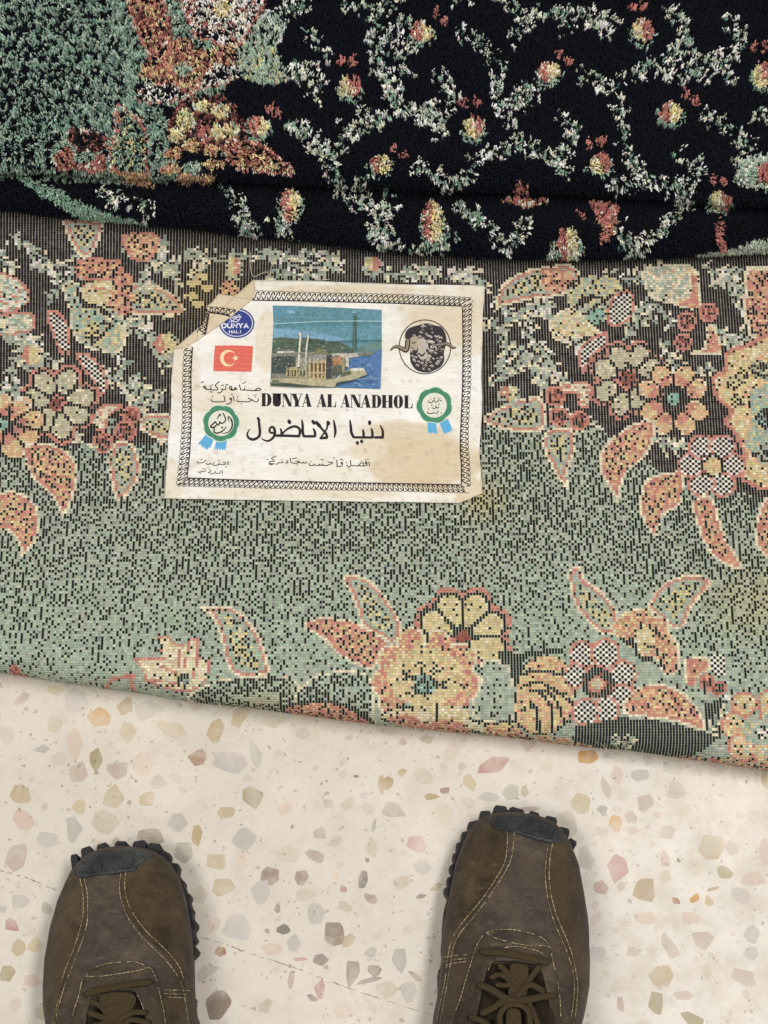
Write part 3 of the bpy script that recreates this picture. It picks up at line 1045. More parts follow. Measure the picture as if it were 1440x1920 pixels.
fill(r4((715, 935), (725, 880), (830, 850), (1010, 845), (1190, 850), (1205, 920), (1280, 940), (1290, 1010), (1000, 960)), [('y', 5), ('c', 4)], 'k', 4)
arc(r4((1015, 840), (1018, 930)), 'k', 3, False)
fill(r4((740, 915), (880, 900), (960, 950), (1100, 920), (1190, 980), (1180, 1030), (1000, 990), (800, 960)), [('r', 6), ('p', 2), ('k', 1)], r=rV)
fill(r4((1330, 960), (1400, 930), (1480, 940), (1480, 1060), (1320, 1010)), [('y', 6), ('k', 2)], 'k', 4)
# --- lower right
r5 = lambda *p: R(940, 1040, 2.88, p)
greenleaf(r5((363, 90), (422, 55), (455, 130), (530, 185), (600, 260), (635, 345), (600, 435), (520, 415), (440, 335), (393, 262), (368, 172)), 0.2)
greenleaf(r5((1138, 150), (1080, 112), (950, 118), (860, 168), (806, 240), (788, 290), (850, 335), (925, 405), (985, 392), (1025, 300), (1082, 222)), 0.2)
fill(r5((590, 380), (680, 305), (735, 290), (790, 285), (835, 335), (895, 345), (915, 430), (955, 480), (965, 625), (880, 645), (830, 560), (730, 550), (640, 460)), [('r', 5), ('p', 3), ('k', 2.4), ('y', 2)], 'c', 4, r=rV)
fill(r5(*ell(765, 465, 60, 75)), [('y', 5), ('c', 3), ('k', 1)], r=rV)
arc(r5((645, 455), (720, 500), (745, 555), (800, 560), (835, 625)), 'k', 4)
m, d = region(r5((650, 480), (720, 520), (740, 570), (810, 580), (860, 650), (780, 700), (700, 640)))
put(m, 'g')
fill(r5((0, 530), (110, 555), (105, 720), (65, 700), (40, 600), (-10, 580)), [('k', 5), ('n', 3)], sm=False)
arc(r5((0, 535), (100, 545), (200, 530), (320, 520)), 'k', 5)
fill(r5((75, 740), (120, 600), (200, 548), (330, 560), (395, 680), (395, 800), (355, 910), (270, 965), (150, 965), (75, 885)), [('p', 6), ('y', 5), ('r', 1)], 'k', 3)
for q in (((120, 640), (230, 630), (340, 650)), ((100, 720), (200, 690), (300, 740), (380, 800)), ((200, 960), (195, 850), (150, 790)), ((280, 950), (270, 820), (200, 740)), ((150, 730), (270, 750), (340, 900))):
    arc(r5(*q), 'k', 3)
for lx, ly, lr in ((440, 545, 80), (565, 535, 82), (660, 645, 76), (650, 765, 74), (565, 840, 78), (455, 850, 78), (400, 655, 70)):
    checks(r5(*ell(lx, ly, lr, lr, 18)), 'r')
fill(r5(*ell(520, 695, 90, 85)), [('k', 6), ('n', 3), ('R', 1)], r=rV)
fill(r5(*ell(517, 700, 46, 42)), [('x', 5), ('y', 3)], 'r', 5)
fill(r5((380, 1000), (400, 930), (520, 905), (640, 880), (800, 890), (900, 905), (1085, 955), (1100, 800), (1205, 780), (1225, 900), (1185, 985), (1110, 1045), (1000, 1100), (700, 1090), (560, 1060)), [('k', 6), ('n', 4)], sm=False, r=rV)
redleaf(r5((650, 850), (725, 718), (860, 698), (975, 738), (1065, 830), (1100, 930), (1085, 955), (950, 905), (800, 885)), 0.16)
vineA(r5((600, 1000), (660, 1010), (720, 1020)), 10)
vineA(r5((1120, 960), (1170, 900), (1240, 800)), 10)
fill(r5((985, 560), (1115, 548), (1135, 620), (1062, 660), (1055, 715), (1000, 715)), [('r', 6), ('p', 3)], 'c', 4, sm=False)
checks(r5((1130, 540), (1200, 540), (1215, 640), (1140, 640)), None)
for b in ((1110, 690, 46), (1170, 720, 44)):
    berry(940 + b[0] / 2.88, 1040 + b[1] / 2.88, b[2] / 2.88)
for lx, ly, lr in ((1310, 810, 70), (1260, 920, 75), (1440, 800, 70), (1300, 1040, 80), (1440, 1060, 90)):
    fill(r5(*ell(lx, ly, lr, lr)), [('p', 4), ('y', 3), ('c', 2), ('g', 1)], 'r', 4)
fill(r5(*ell(1400, 940, 95, 90)), [('g', 6), ('y', 3), ('t', 2)])
arc(r5((1400, 800), (1395, 890)), 'r', 3, False)
fill(r5(*ell(1410, 960, 36, 34)), [('k', 5), ('w', 4)], r=rV)
m, d = region(r5((-80, 905), (150, 960), (380, 1000), (560, 1055), (900, 1090), (1150, 1090), (1480, 1130), (1480, 1260), (900, 1160), (300, 1060), (-80, 1000)), False)
mixput(m & (rB < 0.75), [('c', 3), ('p', 4), ('r', 3), ('k', 2), ('g', 2), ('G', 1)], fr_clump * 0.5 + rV * 0.5)

# single dark stitches scattered through every coloured motif
motif = np.isin(K, [PK.index(c) for c in 'rpyqxct'])
put(motif & (rV < 0.055), 'k')
Kc = PV[K]
mint = np.clip(1 - np.abs(Y - 1200) / 190, 0, 1) * (0.5 + fr_clump) * 0.45
gm_ = (K == PK.index('g'))
Kc[gm_] = Kc[gm_] * (1 - mint[gm_, None]) + np.array([164.0, 184, 162]) * mint[gm_, None]
isdark = (K == PK.index('k')) | (K == PK.index('n'))
jit = 1 + rng.normal(0, 0.055, (NK, 1))
Kc = np.clip(Kc * jit + rng.normal(0, 3, (NK, 3)), 0, 255)
# thread seen between the knots: bare warp in the dark field, neighbouring wool elsewhere
Kg = np.where((~isdark)[:, None], Kc * 0.95, np.array([162.0, 153, 141])[None, :] * np.clip(0.94 + 0.30 * (fnoise(II / 1.0, JJ / 4.0, 611, 2) - 0.5) + rng.normal(0, 0.12, NK), 0.45, 1.2)[:, None])
Kg = np.where((isdark & ~dark)[:, None], np.array([166.0, 174, 154])[None, :] * (1 + rng.normal(0, 0.06, (NK, 1))), Kg)
# yellow-brown water marks on the back of the rug round the label and towards the right edge
st = np.exp(-(((X - 385) / 70) ** 2 + ((Y - 560) / 75) ** 2)) * 0.5 + np.exp(-(((X - 905) / 40) ** 2 + ((Y - 940) / 40) ** 2)) * 0.45 + np.exp(-(((X - 1420) / 90) ** 2 + ((Y - 1130) / 60) ** 2)) * 0.4 + np.exp(-(((X - 480) / 60) ** 2 + ((Y - 1320) / 26) ** 2)) * 0.3
st = np.clip(st * (0.5 + fr_clump), 0, 0.7)[:, None]
tan = np.array([196.0, 172, 116])
Kg = Kg * (1 - st) + tan * st
Kc = np.where(isdark[:, None], Kc, Kc * (1 - st) + tan * st)
uvA = np.stack([II[:, None] + np.array([0, 1, 1, 0])[None, :], JJ[:, None] + np.array([1, 1, 0, 0])[None, :]], -1).reshape(-1, 2).astype(float)

wm = NT("woven_back")
tint = wm.n('ShaderNodeAttribute', attribute_name='tint').outputs['Color']
gapc = wm.n('ShaderNodeAttribute', attribute_name='gap').outputs['Color']
uvn = wm.n('ShaderNodeUVMap', uv_map='weave').outputs[0]
sep = wm.n('ShaderNodeSeparateXYZ')
wm.l(uvn, sep.inputs[0])
fx = wm.math('ABSOLUTE', wm.math('SUBTRACT', wm.math('FRACT', sep.outputs[0]), 0.5))
fy = wm.math('ABSOLUTE', wm.math('SUBTRACT', wm.math('FRACT', sep.outputs[1]), 0.5))
nz = wm.noise(900, 2)
gm = wm.ramp(wm.math('ADD', fx, wm.math('MULTIPLY', nz, 0.10)), 0.40, 0.46)
lum = wm.n('ShaderNodeSeparateColor')
wm.l(tint, lum.inputs[0])
black = wm.math('LESS_THAN', lum.outputs[1], 0.03)
rowg = wm.math('MULTIPLY', wm.math('MULTIPLY', wm.ramp(wm.math('ADD', fy, wm.math('MULTIPLY', nz, 0.08)), 0.42, 0.52), black), 0.42)
cmix = wm.mix(wm.math('MAXIMUM', gm, rowg), tint, gapc)
# shade in the hollow between two weft rows, darkened into the colour
rowm = wm.ramp(wm.math('ADD', fy, wm.math('MULTIPLY', nz, 0.08)), 0.40, 0.52)
fz = wm.ramp(wm.noise(1500, 2), 0.3, 0.7, 0.86, 1.14)
sc_ = wm.math('MULTIPLY', wm.ramp(rowm, 0, 1, 1.04, 0.72), fz)
vec = wm.n('ShaderNodeVectorMath', operation='SCALE')
wm.l(cmix, vec.inputs[0])
wm.l(sc_, vec.inputs['Scale'])
wm.l(vec.outputs[0], wm.b.inputs['Base Color'])
wm.b.inputs['Roughness'].default_value = 0.92
wm.b.inputs['Specular IOR Level'].default_value = 0.12
hx = wm.math('SUBTRACT', 0.25, wm.math('MULTIPLY', fx, fx))
hy = wm.math('SUBTRACT', 0.25, wm.math('MULTIPLY', fy, fy))
hh = wm.math('ADD', wm.math('MULTIPLY', hx, hy), wm.math('MULTIPLY', nz, 0.012))
wm.bump(hh, 0.7, 0.012)

rugA = empty("rug", (0, 0.05, 0), "rug folded back side up on the terrazzo floor, its green flowered woven reverse facing up", "rug")
link("woven_back", mesh_from("woven_back", PA, FA, lin(Kc), lin(Kg), uvA), wm.m, rugA)

def tube(path, r, nseg=6):
    path = np.asarray(path, float)
    V = []
    F = []
    N = len(path)
    d = np.gradient(path, axis=0)
    for i in range(N):
        t = d[i] / (np.linalg.norm(d[i]) + 1e-9)
        a = np.cross(t, [0, 0, 1.0])
        if np.linalg.norm(a) < 1e-4:
            a = np.array([1.0, 0, 0])
        a /= np.linalg.norm(a)
        b = np.cross(a, t)
        for k in range(nseg):
            q = 2 * math.pi * k / nseg
            V.append(path[i] + r * (a * math.cos(q) + b * math.sin(q)))
    for i in range(N - 1):
        for k in range(nseg):
            F.append([i * nseg + k, i * nseg + (k + 1) % nseg, (i + 1) * nseg + (k + 1) % nseg, (i + 1) * nseg + k])
    F.append(list(range(nseg))[::-1])
    F.append([(N - 1) * nseg + k for k in range(nseg)])
    return V, F


# stray fibres along the fold
fz_V, fz_F = [], []
for i in range(170):
    x0 = rng.uniform(-0.30, 0.31)
    yl = float(edgeA(np.array([x0]))[0])
    a = rng.uniform(0.9, 1.9)
    p0 = np.array([x0, yl + RA - RA * math.sin(a), TA - RA + RA * math.cos(a)])
    n0 = np.array([rng.normal(0, .5), -math.sin(a), math.cos(a)])
    L_ = rng.uniform(0.0015, 0.006)
    c1 = p0 + n0 * L_ * 0.5 + rng.normal(0, 0.0006, 3)
    c2 = p0 + n0 * L_ + rng.normal(0, 0.0016, 3) + np.array([0, 0, -L_ * 0.3])
    tt_ = np.linspace(0, 1, 5)[:, None]
    v, f = tube((1 - tt_) ** 2 * p0 + 2 * tt_ * (1 - tt_) * c1 + tt_ ** 2 * c2, rng.uniform(0.00009, 0.0002), 4)
    o_ = len(fz_V)
    fz_V += v
    fz_F += [[k + o_ for k in q] for q in f]
FIBRES = (fz_V, fz_F)

# lower layer of the fold that rests on the floor behind the curl
thread = vary_mat("cotton_thread", (206, 192, 160), 0.9, 800, 0.1, 0.2)


for pts in (((320, 130), (322, 200), (335, 245), (370, 232), (400, 226), (410, 250)), ((415, 245), (415, 215), (430, 180), (445, 160)), ((575, 200), (590, 225), (610, 248), (650, 262), (690, 258))):
    p = smooth(rs(*pts), 8)
    P = hit(p[:, 0], p[:, 1], HA, 0.0012)
    P[:, 2] += 0.0006 * np.sin(np.linspace(0, 6, len(P))) ** 2
    v, f = tube(P, 0.00028)
    link("loose_thread", mesh_from("loose_thread", v, f), thread, rugA)

setp(link("stray_fibres", mesh_from("stray_fibres", *FIBRES), thread, rugA), kind="stuff")
# ------------------------------------------------------------------ cloth label stitched on the back of the rug
def HL(x, y):
    # the cloth lies on the rug but buckles a little by itself
    wv = 0.0017 * fnoise(x * 30 + 4, y * 16, 71, 2) + 0.0007 * fnoise(x * 9, y * 55, 77, 2)
    return HA(x, y) + 0.0010 + wv


on_label = Table(HL, 290, 510, 925, 960, 2.5, 0.08, 0.01, 40)


def jag(a, b, n=8, amp=1.1):
    t = np.linspace(0, 1, n, endpoint=False)
    p = np.array(a)[None] * (1 - t)[:, None] + np.array(b)[None] * t[:, None]
    p[1:] += rng.normal(0, amp, (n - 1, 2))
    return p.tolist()


outl = []
cor = [(476, 525), (600, 527), (750, 533), (909, 535), (905, 600), (903, 690), (904, 760), (899, 850), (904, 905), (904, 925), (862, 943), (700, 941), (500, 938), (307, 934), (313, 860), (320, 770), (322, 700), (325.5, 655)]
for a, b in zip(cor, cor[1:] + cor[:1]):
    outl += jag(a, b, 5, 0.5)
bm_ = MB(on_label)
bm_.poly(outl, (222, 208, 180), 0.0, 5.0)
LV = np.array(bm_.V)
lx, ly = project(LV)
c0 = np.array([238.0, 233, 223])
n1 = fnoise(lx / 55, ly / 16, 91, 4)
n2 = fnoise(lx / 120, ly / 60, 93, 3)
C = c0[None, :] + (n1[:, None] - 0.5) * np.array([18.0, 22, 32]) + (n2[:, None] - 0.5) * np.array([14.0, 22, 40])


def stain(cx, cy, rx, ry, k, sharp=1.0, seed=0):
    e = ((lx - cx) / rx) ** 2 + ((ly - cy) / ry) ** 2 + 1.1 * (fnoise(lx / 34, ly / 22, 300 + seed, 3) - 0.5)
    return k * np.clip((1.15 - e) * sharp, 0, 1)


stt = np.zeros(len(lx))
for i, s in enumerate([(795, 865, 110, 55, .62, 2.2), (760, 812, 90, 22, .55, 1.6), (690, 545, 170, 14, .5, 1.2), (735, 560, 40, 8, .5, 2), (880, 560, 40, 60, .34, 1), (890, 925, 34, 26, .5, 2),
                       (700, 845, 50, 22, .35, 1.5), (340, 700, 34, 60, .34, 1.2), (395, 745, 60, 26, .26, 1), (830, 610, 90, 70, .42, 1.2), (500, 640, 26, 60, .25, 1.2), (560, 925, 190, 14, .18, 1), (420, 540, 40, 30, .35, 1.2), (320, 900, 26, 40, .25, 1)]):
    stt = np.maximum(stt, stain(*s, seed=i))
rim = np.clip(1 - np.abs(stt - 0.12) * 12, 0, 1) * (stt > 0.01) * 0.22
tanc = np.array([204.0, 180, 138])
f = np.clip(stt + rim, 0, 0.8)[:, None] * (0.75 + 0.5 * n1[:, None])
C = C * (1 - f) + tanc * f
dirt = np.clip((fnoise(lx / 7, ly / 7, 97, 3) - 0.66) * 5, 0, 1)[:, None] * 0.35
C = C * (1 - dirt) + np.array([150.0, 130, 100]) * dirt
C = lin(np.clip(C, 0, 255))
lm = NT("label_cloth")
lt = lm.n('ShaderNodeAttribute', attribute_name='tint').outputs['Color']
thr = lm.noise(420, 3, 0.6, stretch=(0.22, 2.2, 1))
k2 = lm.ramp(thr, 0.3, 0.7, 0.93, 1.06)
vec = lm.n('ShaderNodeVectorMath', operation='SCALE')
lm.l(lt, vec.inputs[0])
lm.l(k2, vec.inputs['Scale'])
lm.l(vec.outputs[0], lm.b.inputs['Base Color'])
lm.b.inputs['Roughness'].default_value = 0.62
lm.b.inputs['Specular IOR Level'].default_value = 0.25
lm.bump(thr, 0.35, 0.0005)
me = mesh_from("label", LV, bm_.F, cols=('v', C), shade=True)
label = link("label", me, lm.m, rugA)
label["label"] = "stained cream cloth label with printed border, mosque picture and Arabic writing"
so = label.modifiers.new("thickness", 'SOLIDIFY')
so.thickness = 0.0004
so.offset = -1

L1 = 0.00010
INK = (40, 33, 36)
# ---- printed border of running hooks
bd = MB(on_label)


def band(outer, inner, line_in=2.3, pitch=9.6):
    """outer, inner: matching polylines (px). dark inner line, chain of hooks with thin rims"""
    o = np.asarray(outer, float)
    n_ = np.asarray(inner, float)
    N = 80
    def rs_(p):
        s = np.concatenate([[0], np.cumsum(np.linalg.norm(np.diff(p, axis=0), axis=1))])
        q = np.linspace(0, s[-1], N)
        return np.stack([np.interp(q, s, p[:, 0]), np.interp(q, s, p[:, 1])], 1), s[-1]
    O, Lo = rs_(o)
    I_, Li = rs_(n_)
    bd.stroke((I_ * 0.93 + O * 0.07), line_in, INK, L1, sm=False, cap=False)
    k = max(int(Lo / pitch), 1)

    def at(u, v):
        u = np.clip(u, 0, 1) * (N - 1)
        i = np.floor(u).astype(int)
        i = np.clip(i, 0, N - 2)
        f_ = (u - i)
        a = I_[i] * (1 - f_) + I_[i + 1] * f_
        b = O[i] * (1 - f_) + O[i + 1] * f_
        return a * (1 - v) + b * v
    for j in range(k):
        u0 = (j + 0.5) / k
        du = 1.0 / k
        hook = [(-0.62, 0.40), (-0.50, 0.20), (-0.20, 0.22), (-0.02, 0.42), (0.04, 0.66), (0.22, 0.86), (0.50, 0.84), (0.60, 0.62)]
        bd.stroke([tuple(at(u0 + a * du, b)) for a, b in hook], 2.0, INK, L1 + 0.00004, n=3)
        rim = [(-0.5, 0.93), (-0.2, 1.02), (0.2, 1.02), (0.5, 0.93)]
        bd.stroke([tuple(at(u0 + a * du, b)) for a, b in rim], 1.1, INK, L1 + 0.00002, n=3, cap=False)


band([(476, 545), (600, 549), (750, 552), (885, 558)], [(473, 564), (600, 566), (750, 570), (866, 575)])
band([(885, 560), (883, 640), (882.6, 720), (878, 796), (878, 842), (881, 873), (882, 912)], [(866, 577), (867, 640), (866.5, 720), (862, 827), (862, 850), (864, 870), (864, 908)])
band([(880, 924), (760, 921), (600, 918), (450, 914), (331, 911)], [(864, 908), (760, 906), (600, 903), (450, 899), (351, 895)])
band([(331, 910), (338, 850), (342, 789), (343, 700), (345.5, 655)], [(352, 895), (357, 850), (360, 789), (359, 700), (362, 650)])
bd.build("border", INKM, label)

# ---- picture of the mosque on the shore
pc = MB(on_label)
q = lambda *p: R(500, 560, 6.26, p)
z = [0.00010]


def P_(pts, c, sm=False):
    z[0] += 0.000012
    pc.poly(q(*pts), c, z[0], 12, sm)


def S2(pts, w, c, sm=True):
    z[0] += 0.000012
    pc.stroke(q(*pts), w / 6.26, c, z[0], sm=sm, n=4, cap=False)


P_(((70, 80), (400, 86), (900, 108), (1350, 130), (1352, 600), (1335, 1060), (700, 1045), (45, 1020), (60, 620), (80, 300)), (96, 140, 152))
P_(((80, 300), (600, 330), (1345, 300), (1345, 510), (78, 480)), (100, 146, 158))
P_(((82, 340), (500, 380), (700, 420), (900, 470), (900, 520), (78, 480)), (124, 162, 186))
P_(((74, 84), (420, 92), (300, 180), (76, 220)), (98, 146, 166))
P_(((240, 150), (300, 140), (330, 165), (280, 175)), (140, 180, 200), True)
P_(((1080, 130), (1350, 140), (1350, 250), (1120, 230)), (102, 144, 162))
P_(((1050, 575), (1150, 540), (1250, 510), (1352, 495), (1350, 615), (1200, 640), (1050, 640)), (104, 134, 128))
P_(((76, 462), (180, 452), (290, 462), (380, 470), (440, 455), (560, 470), (680, 482), (700, 500), (850, 508), (950, 550), (1015, 600), (1015, 660), (700, 660), (400, 660), (62, 670)), (84, 100, 84))
for i in range(70):
    a, b = rng.uniform(80, 950), rng.uniform(490, 650)
    if b < 480 + max(0, a - 600) * 0.25:
        continue
    s = rng.uniform(8, 24)
    P_(((a - s, b), (a, b - s * 0.5), (a + s, b), (a, b + s * 0.6)), [(64, 82, 62), (112, 122, 98), (150, 150, 134), (74, 92, 84)][rng.integers(4)])
P_(((980, 690), (1100, 670), (1352, 590), (1336, 1058), (860, 1042), (820, 900), (980, 780)), (84, 120, 166))
for i in range(40):
    a, b = rng.uniform(990, 1260), rng.uniform(690, 1030)
    l_ = rng.uniform(20, 70)
    S2(((a, b), (a + l_ / 2, b - 5), (a + l_, b + 3)), rng.uniform(7, 16), [(60, 96, 146), (120, 150, 186), (70, 106, 140)][rng.integers(3)])
P_(((60, 640), (480, 620), (760, 650), (1000, 650), (960, 780), (760, 960), (60, 930)), (134, 134, 120))
P_(((60, 680), (330, 672), (340, 800), (230, 880), (56, 880)), (70, 80, 76))
for i in range(60):
    a, b = rng.uniform(70, 470), rng.uniform(670, 880)
    s = rng.uniform(7, 18)
    P_(((a - s, b), (a, b - s * 0.6), (a + s, b), (a, b + s * 0.6)), [(60, 70, 66), (98, 104, 92), (150, 148, 130), (88, 84, 80)][rng.integers(4)])
P_(((120, 618), (325, 612), (330, 634), (122, 640)), (214, 212, 200))
P_(((150, 604), (300, 590), (310, 606), (150, 614)), (120, 118, 112))
P_(((340, 710), (470, 690), (480, 790), (340, 800)), (166, 164, 150))
P_(((770, 640), (1000, 640), (1260, 630), (1230, 660), (1000, 690), (770, 700)), (186, 184, 172))
P_(((1060, 640), (1270, 628), (1230, 665), (1080, 676)), (120, 122, 108))
P_(((48, 935), (300, 930), (700, 950), (810, 938), (860, 890), (980, 820), (1140, 818), (1180, 885), (1120, 925), (1040, 950), (880, 970), (830, 1000), (790, 1040), (400, 1020), (48, 1018)), (178, 170, 138))
P_(((46, 985), (250, 990), (500, 1020), (760, 1036), (400, 1040), (46, 1022)), (70, 82, 70))
P_(((60, 950), (150, 955), (150, 1000), (60, 1000)), (108, 116, 96))
P_(((820, 985), (1000, 955), (1180, 890), (1170, 905), (1010, 972), (840, 1005), (800, 1040)), (64, 78, 80))
P_(((490, 690), (700, 690), (690, 955), (490, 940)), (182, 164, 124))
P_(((480, 680), (560, 650), (720, 660), (700, 720), (490, 740)), (150, 152, 150))
P_(((545, 645), (570, 615), (620, 588), (660, 594), (705, 625), (715, 648)), (128, 128, 92), True)
for a in (530, 575, 625, 670):
    P_(((a - 13, 760), (a, 745), (a + 13, 760), (a + 12, 860), (a - 12, 860)), (104, 84, 62))
    P_(((a - 10, 875), (a + 10, 875), (a + 9, 930), (a - 9, 930)), (118, 100, 78))
for a in (505, 552, 600, 648, 690):
    S2(((a, 700), (a - 2, 940)), 9, (206, 188, 146), False)
S2(((490, 745), (700, 748)), 8, (210, 198, 168), False)
S2(((490, 865), (695, 868)), 6, (206, 190, 150), False)
P_(((700, 665), (765, 660), (760, 930), (700, 935)), (72, 72, 74))
P_(((765, 700), (900, 690), (905, 775), (770, 785)), (176, 132, 92))
P_(((770, 690), (830, 660), (900, 690)), (150, 120, 92))
P_(((780, 800), (900, 790), (890, 880), (770, 900)), (86, 92, 76))
P_(((880, 700), (915, 695), (915, 860), (885, 870)), (164, 150, 122))
P_(((925, 690), (960, 685), (965, 800), (930, 800)), (208, 204, 196))
P_(((985, 815), (1140, 812), (1150, 845), (990, 850)), (214, 210, 200))
P_(((860, 880), (980, 840), (1000, 880), (880, 920)), (96, 104, 82))
P_(((228, 810), (360, 795), (370, 925), (222, 920)), (176, 164, 122))
P_(((370, 815), (470, 785), (480, 930), (375, 945)), (168, 164, 136))
for a in (255, 300, 335, 400, 440):
    P_(((a - 9, 840), (a + 9, 838), (a + 9, 910), (a - 9, 912)), (78, 76, 60))
S2(((392, 400), (396, 470), (388, 540), (372, 800)), 24, (216, 212, 190), False)
S2(((484, 420), (482, 480), (470, 560), (452, 760)), 20, (210, 208, 190), False)
S2(((376, 508), (402, 508)), 22, (196, 190, 160), False)
S2(((462, 520), (486, 520)), 20, (196, 190, 160), False)
S2(((1036, 190), (1030, 610)), 22, (92, 112, 88), False)
S2(((1046, 190), (1044, 610)), 9, (60, 74, 70), False)
S2(((500, 506), (760, 502), (1000, 496), (1350, 486)), 8, (60, 78, 82))
for i in range(260):
    a, b = rng.uniform(60, 980), rng.uniform(600, 950)
    if b > 930 - max(0, a - 760) * 0.6 or (a > 960 and b > 680):
        continue
    l_ = rng.uniform(4, 18)
    vert = rng.random() < 0.5
    S2(((a, b), (a + (2 if vert else l_), b + (l_ if vert else 2))), rng.uniform(4, 9), [(60, 60, 54), (206, 198, 172), (96, 94, 80), (150, 140, 112), (44, 50, 46), (178, 168, 140)][rng.integers(6)], False)
S2(((85, 295), (330, 282), (600, 268), (1000, 262), (1350, 264)), 9, (170, 204, 206))
S2(((200, 222), (400, 214), (700, 230)), 5, (116, 168, 180))
S2(((1000, 944), (1340, 940)), 7, (150, 176, 190))
S2(((1000, 158), (1050, 156)), 9, (190, 214, 224), False)
pict = pc.build("picture", vary_mat("photo_print", None, 0.6, 430, 0.42, 0.15, 0.0002), label)

# ---- flag
fl = MB(on_label)
fl.poly([(403, 648), (440, 647.5), (474.5, 649), (473, 675), (471.5, 697), (436, 696.5), (400, 695.5), (401, 672)], (222, 106, 92), 0.00012, 12)
t_ = np.linspace(math.radians(38), math.radians(322), 24)
outer_ = [(428 + 15.5 * math.cos(a), 671.5 - 15.5 * math.sin(a)) for a in t_]
t2 = np.linspace(math.radians(322 - 12), math.radians(38 + 12), 22)
inner_ = [(431.4 + 12.2 * math.cos(a), 671.5 - 12.2 * math.sin(a)) for a in t2]
fl.poly(outer_ + inner_, (238, 222, 172), 0.00016, 40)
star = []
for i in range(10):
    r_ = 6.4 if i % 2 == 0 else 2.6
    a = math.pi + i * math.pi / 5
    star.append((441.5 + r_ * math.cos(a), 671.5 + r_ * math.sin(a)))
fl.poly(star, (238, 222, 180), 0.00016, 40)
for i in range(5):
    yy = 655 + i * 9 + rng.normal(0, 1)
    fl.stroke([(403, yy), (430, yy - 2), (472, yy + 1)], 0.7, (236, 140, 118), 0.00015)
fl.build("flag", INKM, label)

# ---- blue oval emblem
em = MB(on_label)
em.poly(ell(443.8, 606, 33.2, 28.2, 40), (50, 66, 138), 0.00010, 10)
em.stroke(ell(443.8, 606, 29.6, 24.6, 40), 1.7, (222, 220, 226), 0.00014, closed=True, n=2)
eq = lambda *p: R(300, 510, 7.2, p)
for pts, w_ in ((((930, 600), (960, 650), (1010, 672), (1060, 655), (1085, 610)), 1.6), (((930, 610), (1000, 620), (1095, 600)), 1.8), (((955, 585), (1020, 600), (1080, 575)), 1.5), (((985, 655), (1020, 632), (1065, 652)), 1.4)):
    em.stroke(eq(*pts), w_, (226, 224, 228), 0.00014)
WH = (232, 230, 232)


def cap_text(mb, s, box_, wk, c, dz, ital=0):
    """plain block capitals as strokes; box_ = x0, y0, x1, y1 in px"""
    G = dict(D=[[(0, 0), (0, 1)], [(0, 0), (.5, 0), (.95, .3), (.95, .7), (.5, 1), (0, 1)]], U=[[(0, 0), (0, .7), (.25, 1), (.7, 1), (.95, .7), (.95, 0)]],
             N=[[(0, 1), (0, 0), (.95, 1), (.95, 0)]], Y=[[(0, 0), (.48, .5), (.95, 0)], [(.48, .5), (.48, 1)]], A=[[(0, 1), (.48, 0), (.95, 1)], [(.2, .68), (.76, .68)]],
             H=[[(0, 0), (0, 1)], [(.95, 0), (.95, 1)], [(0, .5), (.95, .5)]], L=[[(0, 0), (0, 1), (.85, 1)]], I=[[(.4, 0), (.4, 1)]])
    x0, y0, x1, y1 = box_
    wds = [0.5 if ch_ == 'I' else 1.0 for ch_ in s]
    tot = sum(wds) + 0.32 * (len(s) - 1)
    cur = 0
    for ch_, wd in zip(s, wds):
        for st_ in G[ch_]:
            mb.stroke([(x0 + (x1 - x0) * (cur + a * wd) / tot, y0 + (y1 - y0) * b) for a, b in st_], wk, c, dz, sm=False)
        cur += wd + 0.32


cap_text(em, "DUNYA", (416.5, 606.5, 465.5, 614.5), 2.5, WH, 0.00015)
for a in (430.3, 434.5):
    em.poly([(a - 1.1, 602.2), (a + 1.1, 602.2), (a + 1.1, 604.2), (a - 1.1, 604.2)], WH, 0.00015, 40)
cap_text(em, "HALI", (430, 619.5, 452.5, 624.5), 1.4, WH, 0.00015)
em.build("emblem", INKM, label)

# ---- ram in a circle
rm = MB(on_label)
k_ = lambda *p: R(730, 580, 11.08, p)
rm.stroke(k_(*ell(740, 780, 535, 560, 60)), 1.9, (52, 40, 34), 0.00010, closed=True, n=1)
rm.poly(k_((330, 600), (345, 460), (440, 375), (600, 330), (780, 288), (950, 335), (1080, 370), (1165, 510), (1185, 680), (1135, 900), (1140, 1060), (1060, 1200), (900, 1285), (800, 1315), (640, 1295), (520, 1225), (440, 1080), (430, 900), (420, 640)), (56, 50, 54), 0.00014, 10, True)
for i in range(150):
    a = rng.uniform(0, 6.28)
    r_ = math.sqrt(rng.uniform(0.05, 1))
    x_, y_ = 780 + 350 * r_ * math.cos(a), 790 + 470 * r_ * math.sin(a)
    if y_ < 560 and rng.random() < 0.55:
        continue
    l_ = rng.uniform(16, 34)
    rm.stroke(k_((x_ - l_, y_), (x_, y_ - l_ * 0.8), (x_ + l_ * 0.9, y_ + 4), (x_ + 6, y_ + l_ * 0.5)), rng.uniform(0.8, 1.5), [(200, 188, 172), (150, 138, 128), (216, 208, 196)][rng.integers(3)], 0.00017, n=3)
rm.poly(k_((430, 620), (540, 560), (620, 620), (600, 780), (560, 820), (440, 840)), (176, 164, 140), 0.00019, 30, True)
rm.poly(k_((600, 625), (740, 620), (785, 760), (765, 870), (795, 960), (700, 1060), (620, 1005), (588, 940), (598, 800)), (188, 178, 166), 0.00021, 30, True)
rm.stroke(k_((595, 915), (640, 940), (670, 965), (710, 940), (735, 900)), (2.4, 3.2, 2), (40, 34, 36), 0.00024)
rm.stroke(k_((610, 1010), (640, 1045), (690, 1058), (750, 1035)), 1.4, (60, 52, 52), 0.00024)
rm.stroke(k_((470, 700), (540, 690)), 2.2, (52, 44, 42), 0.00024)
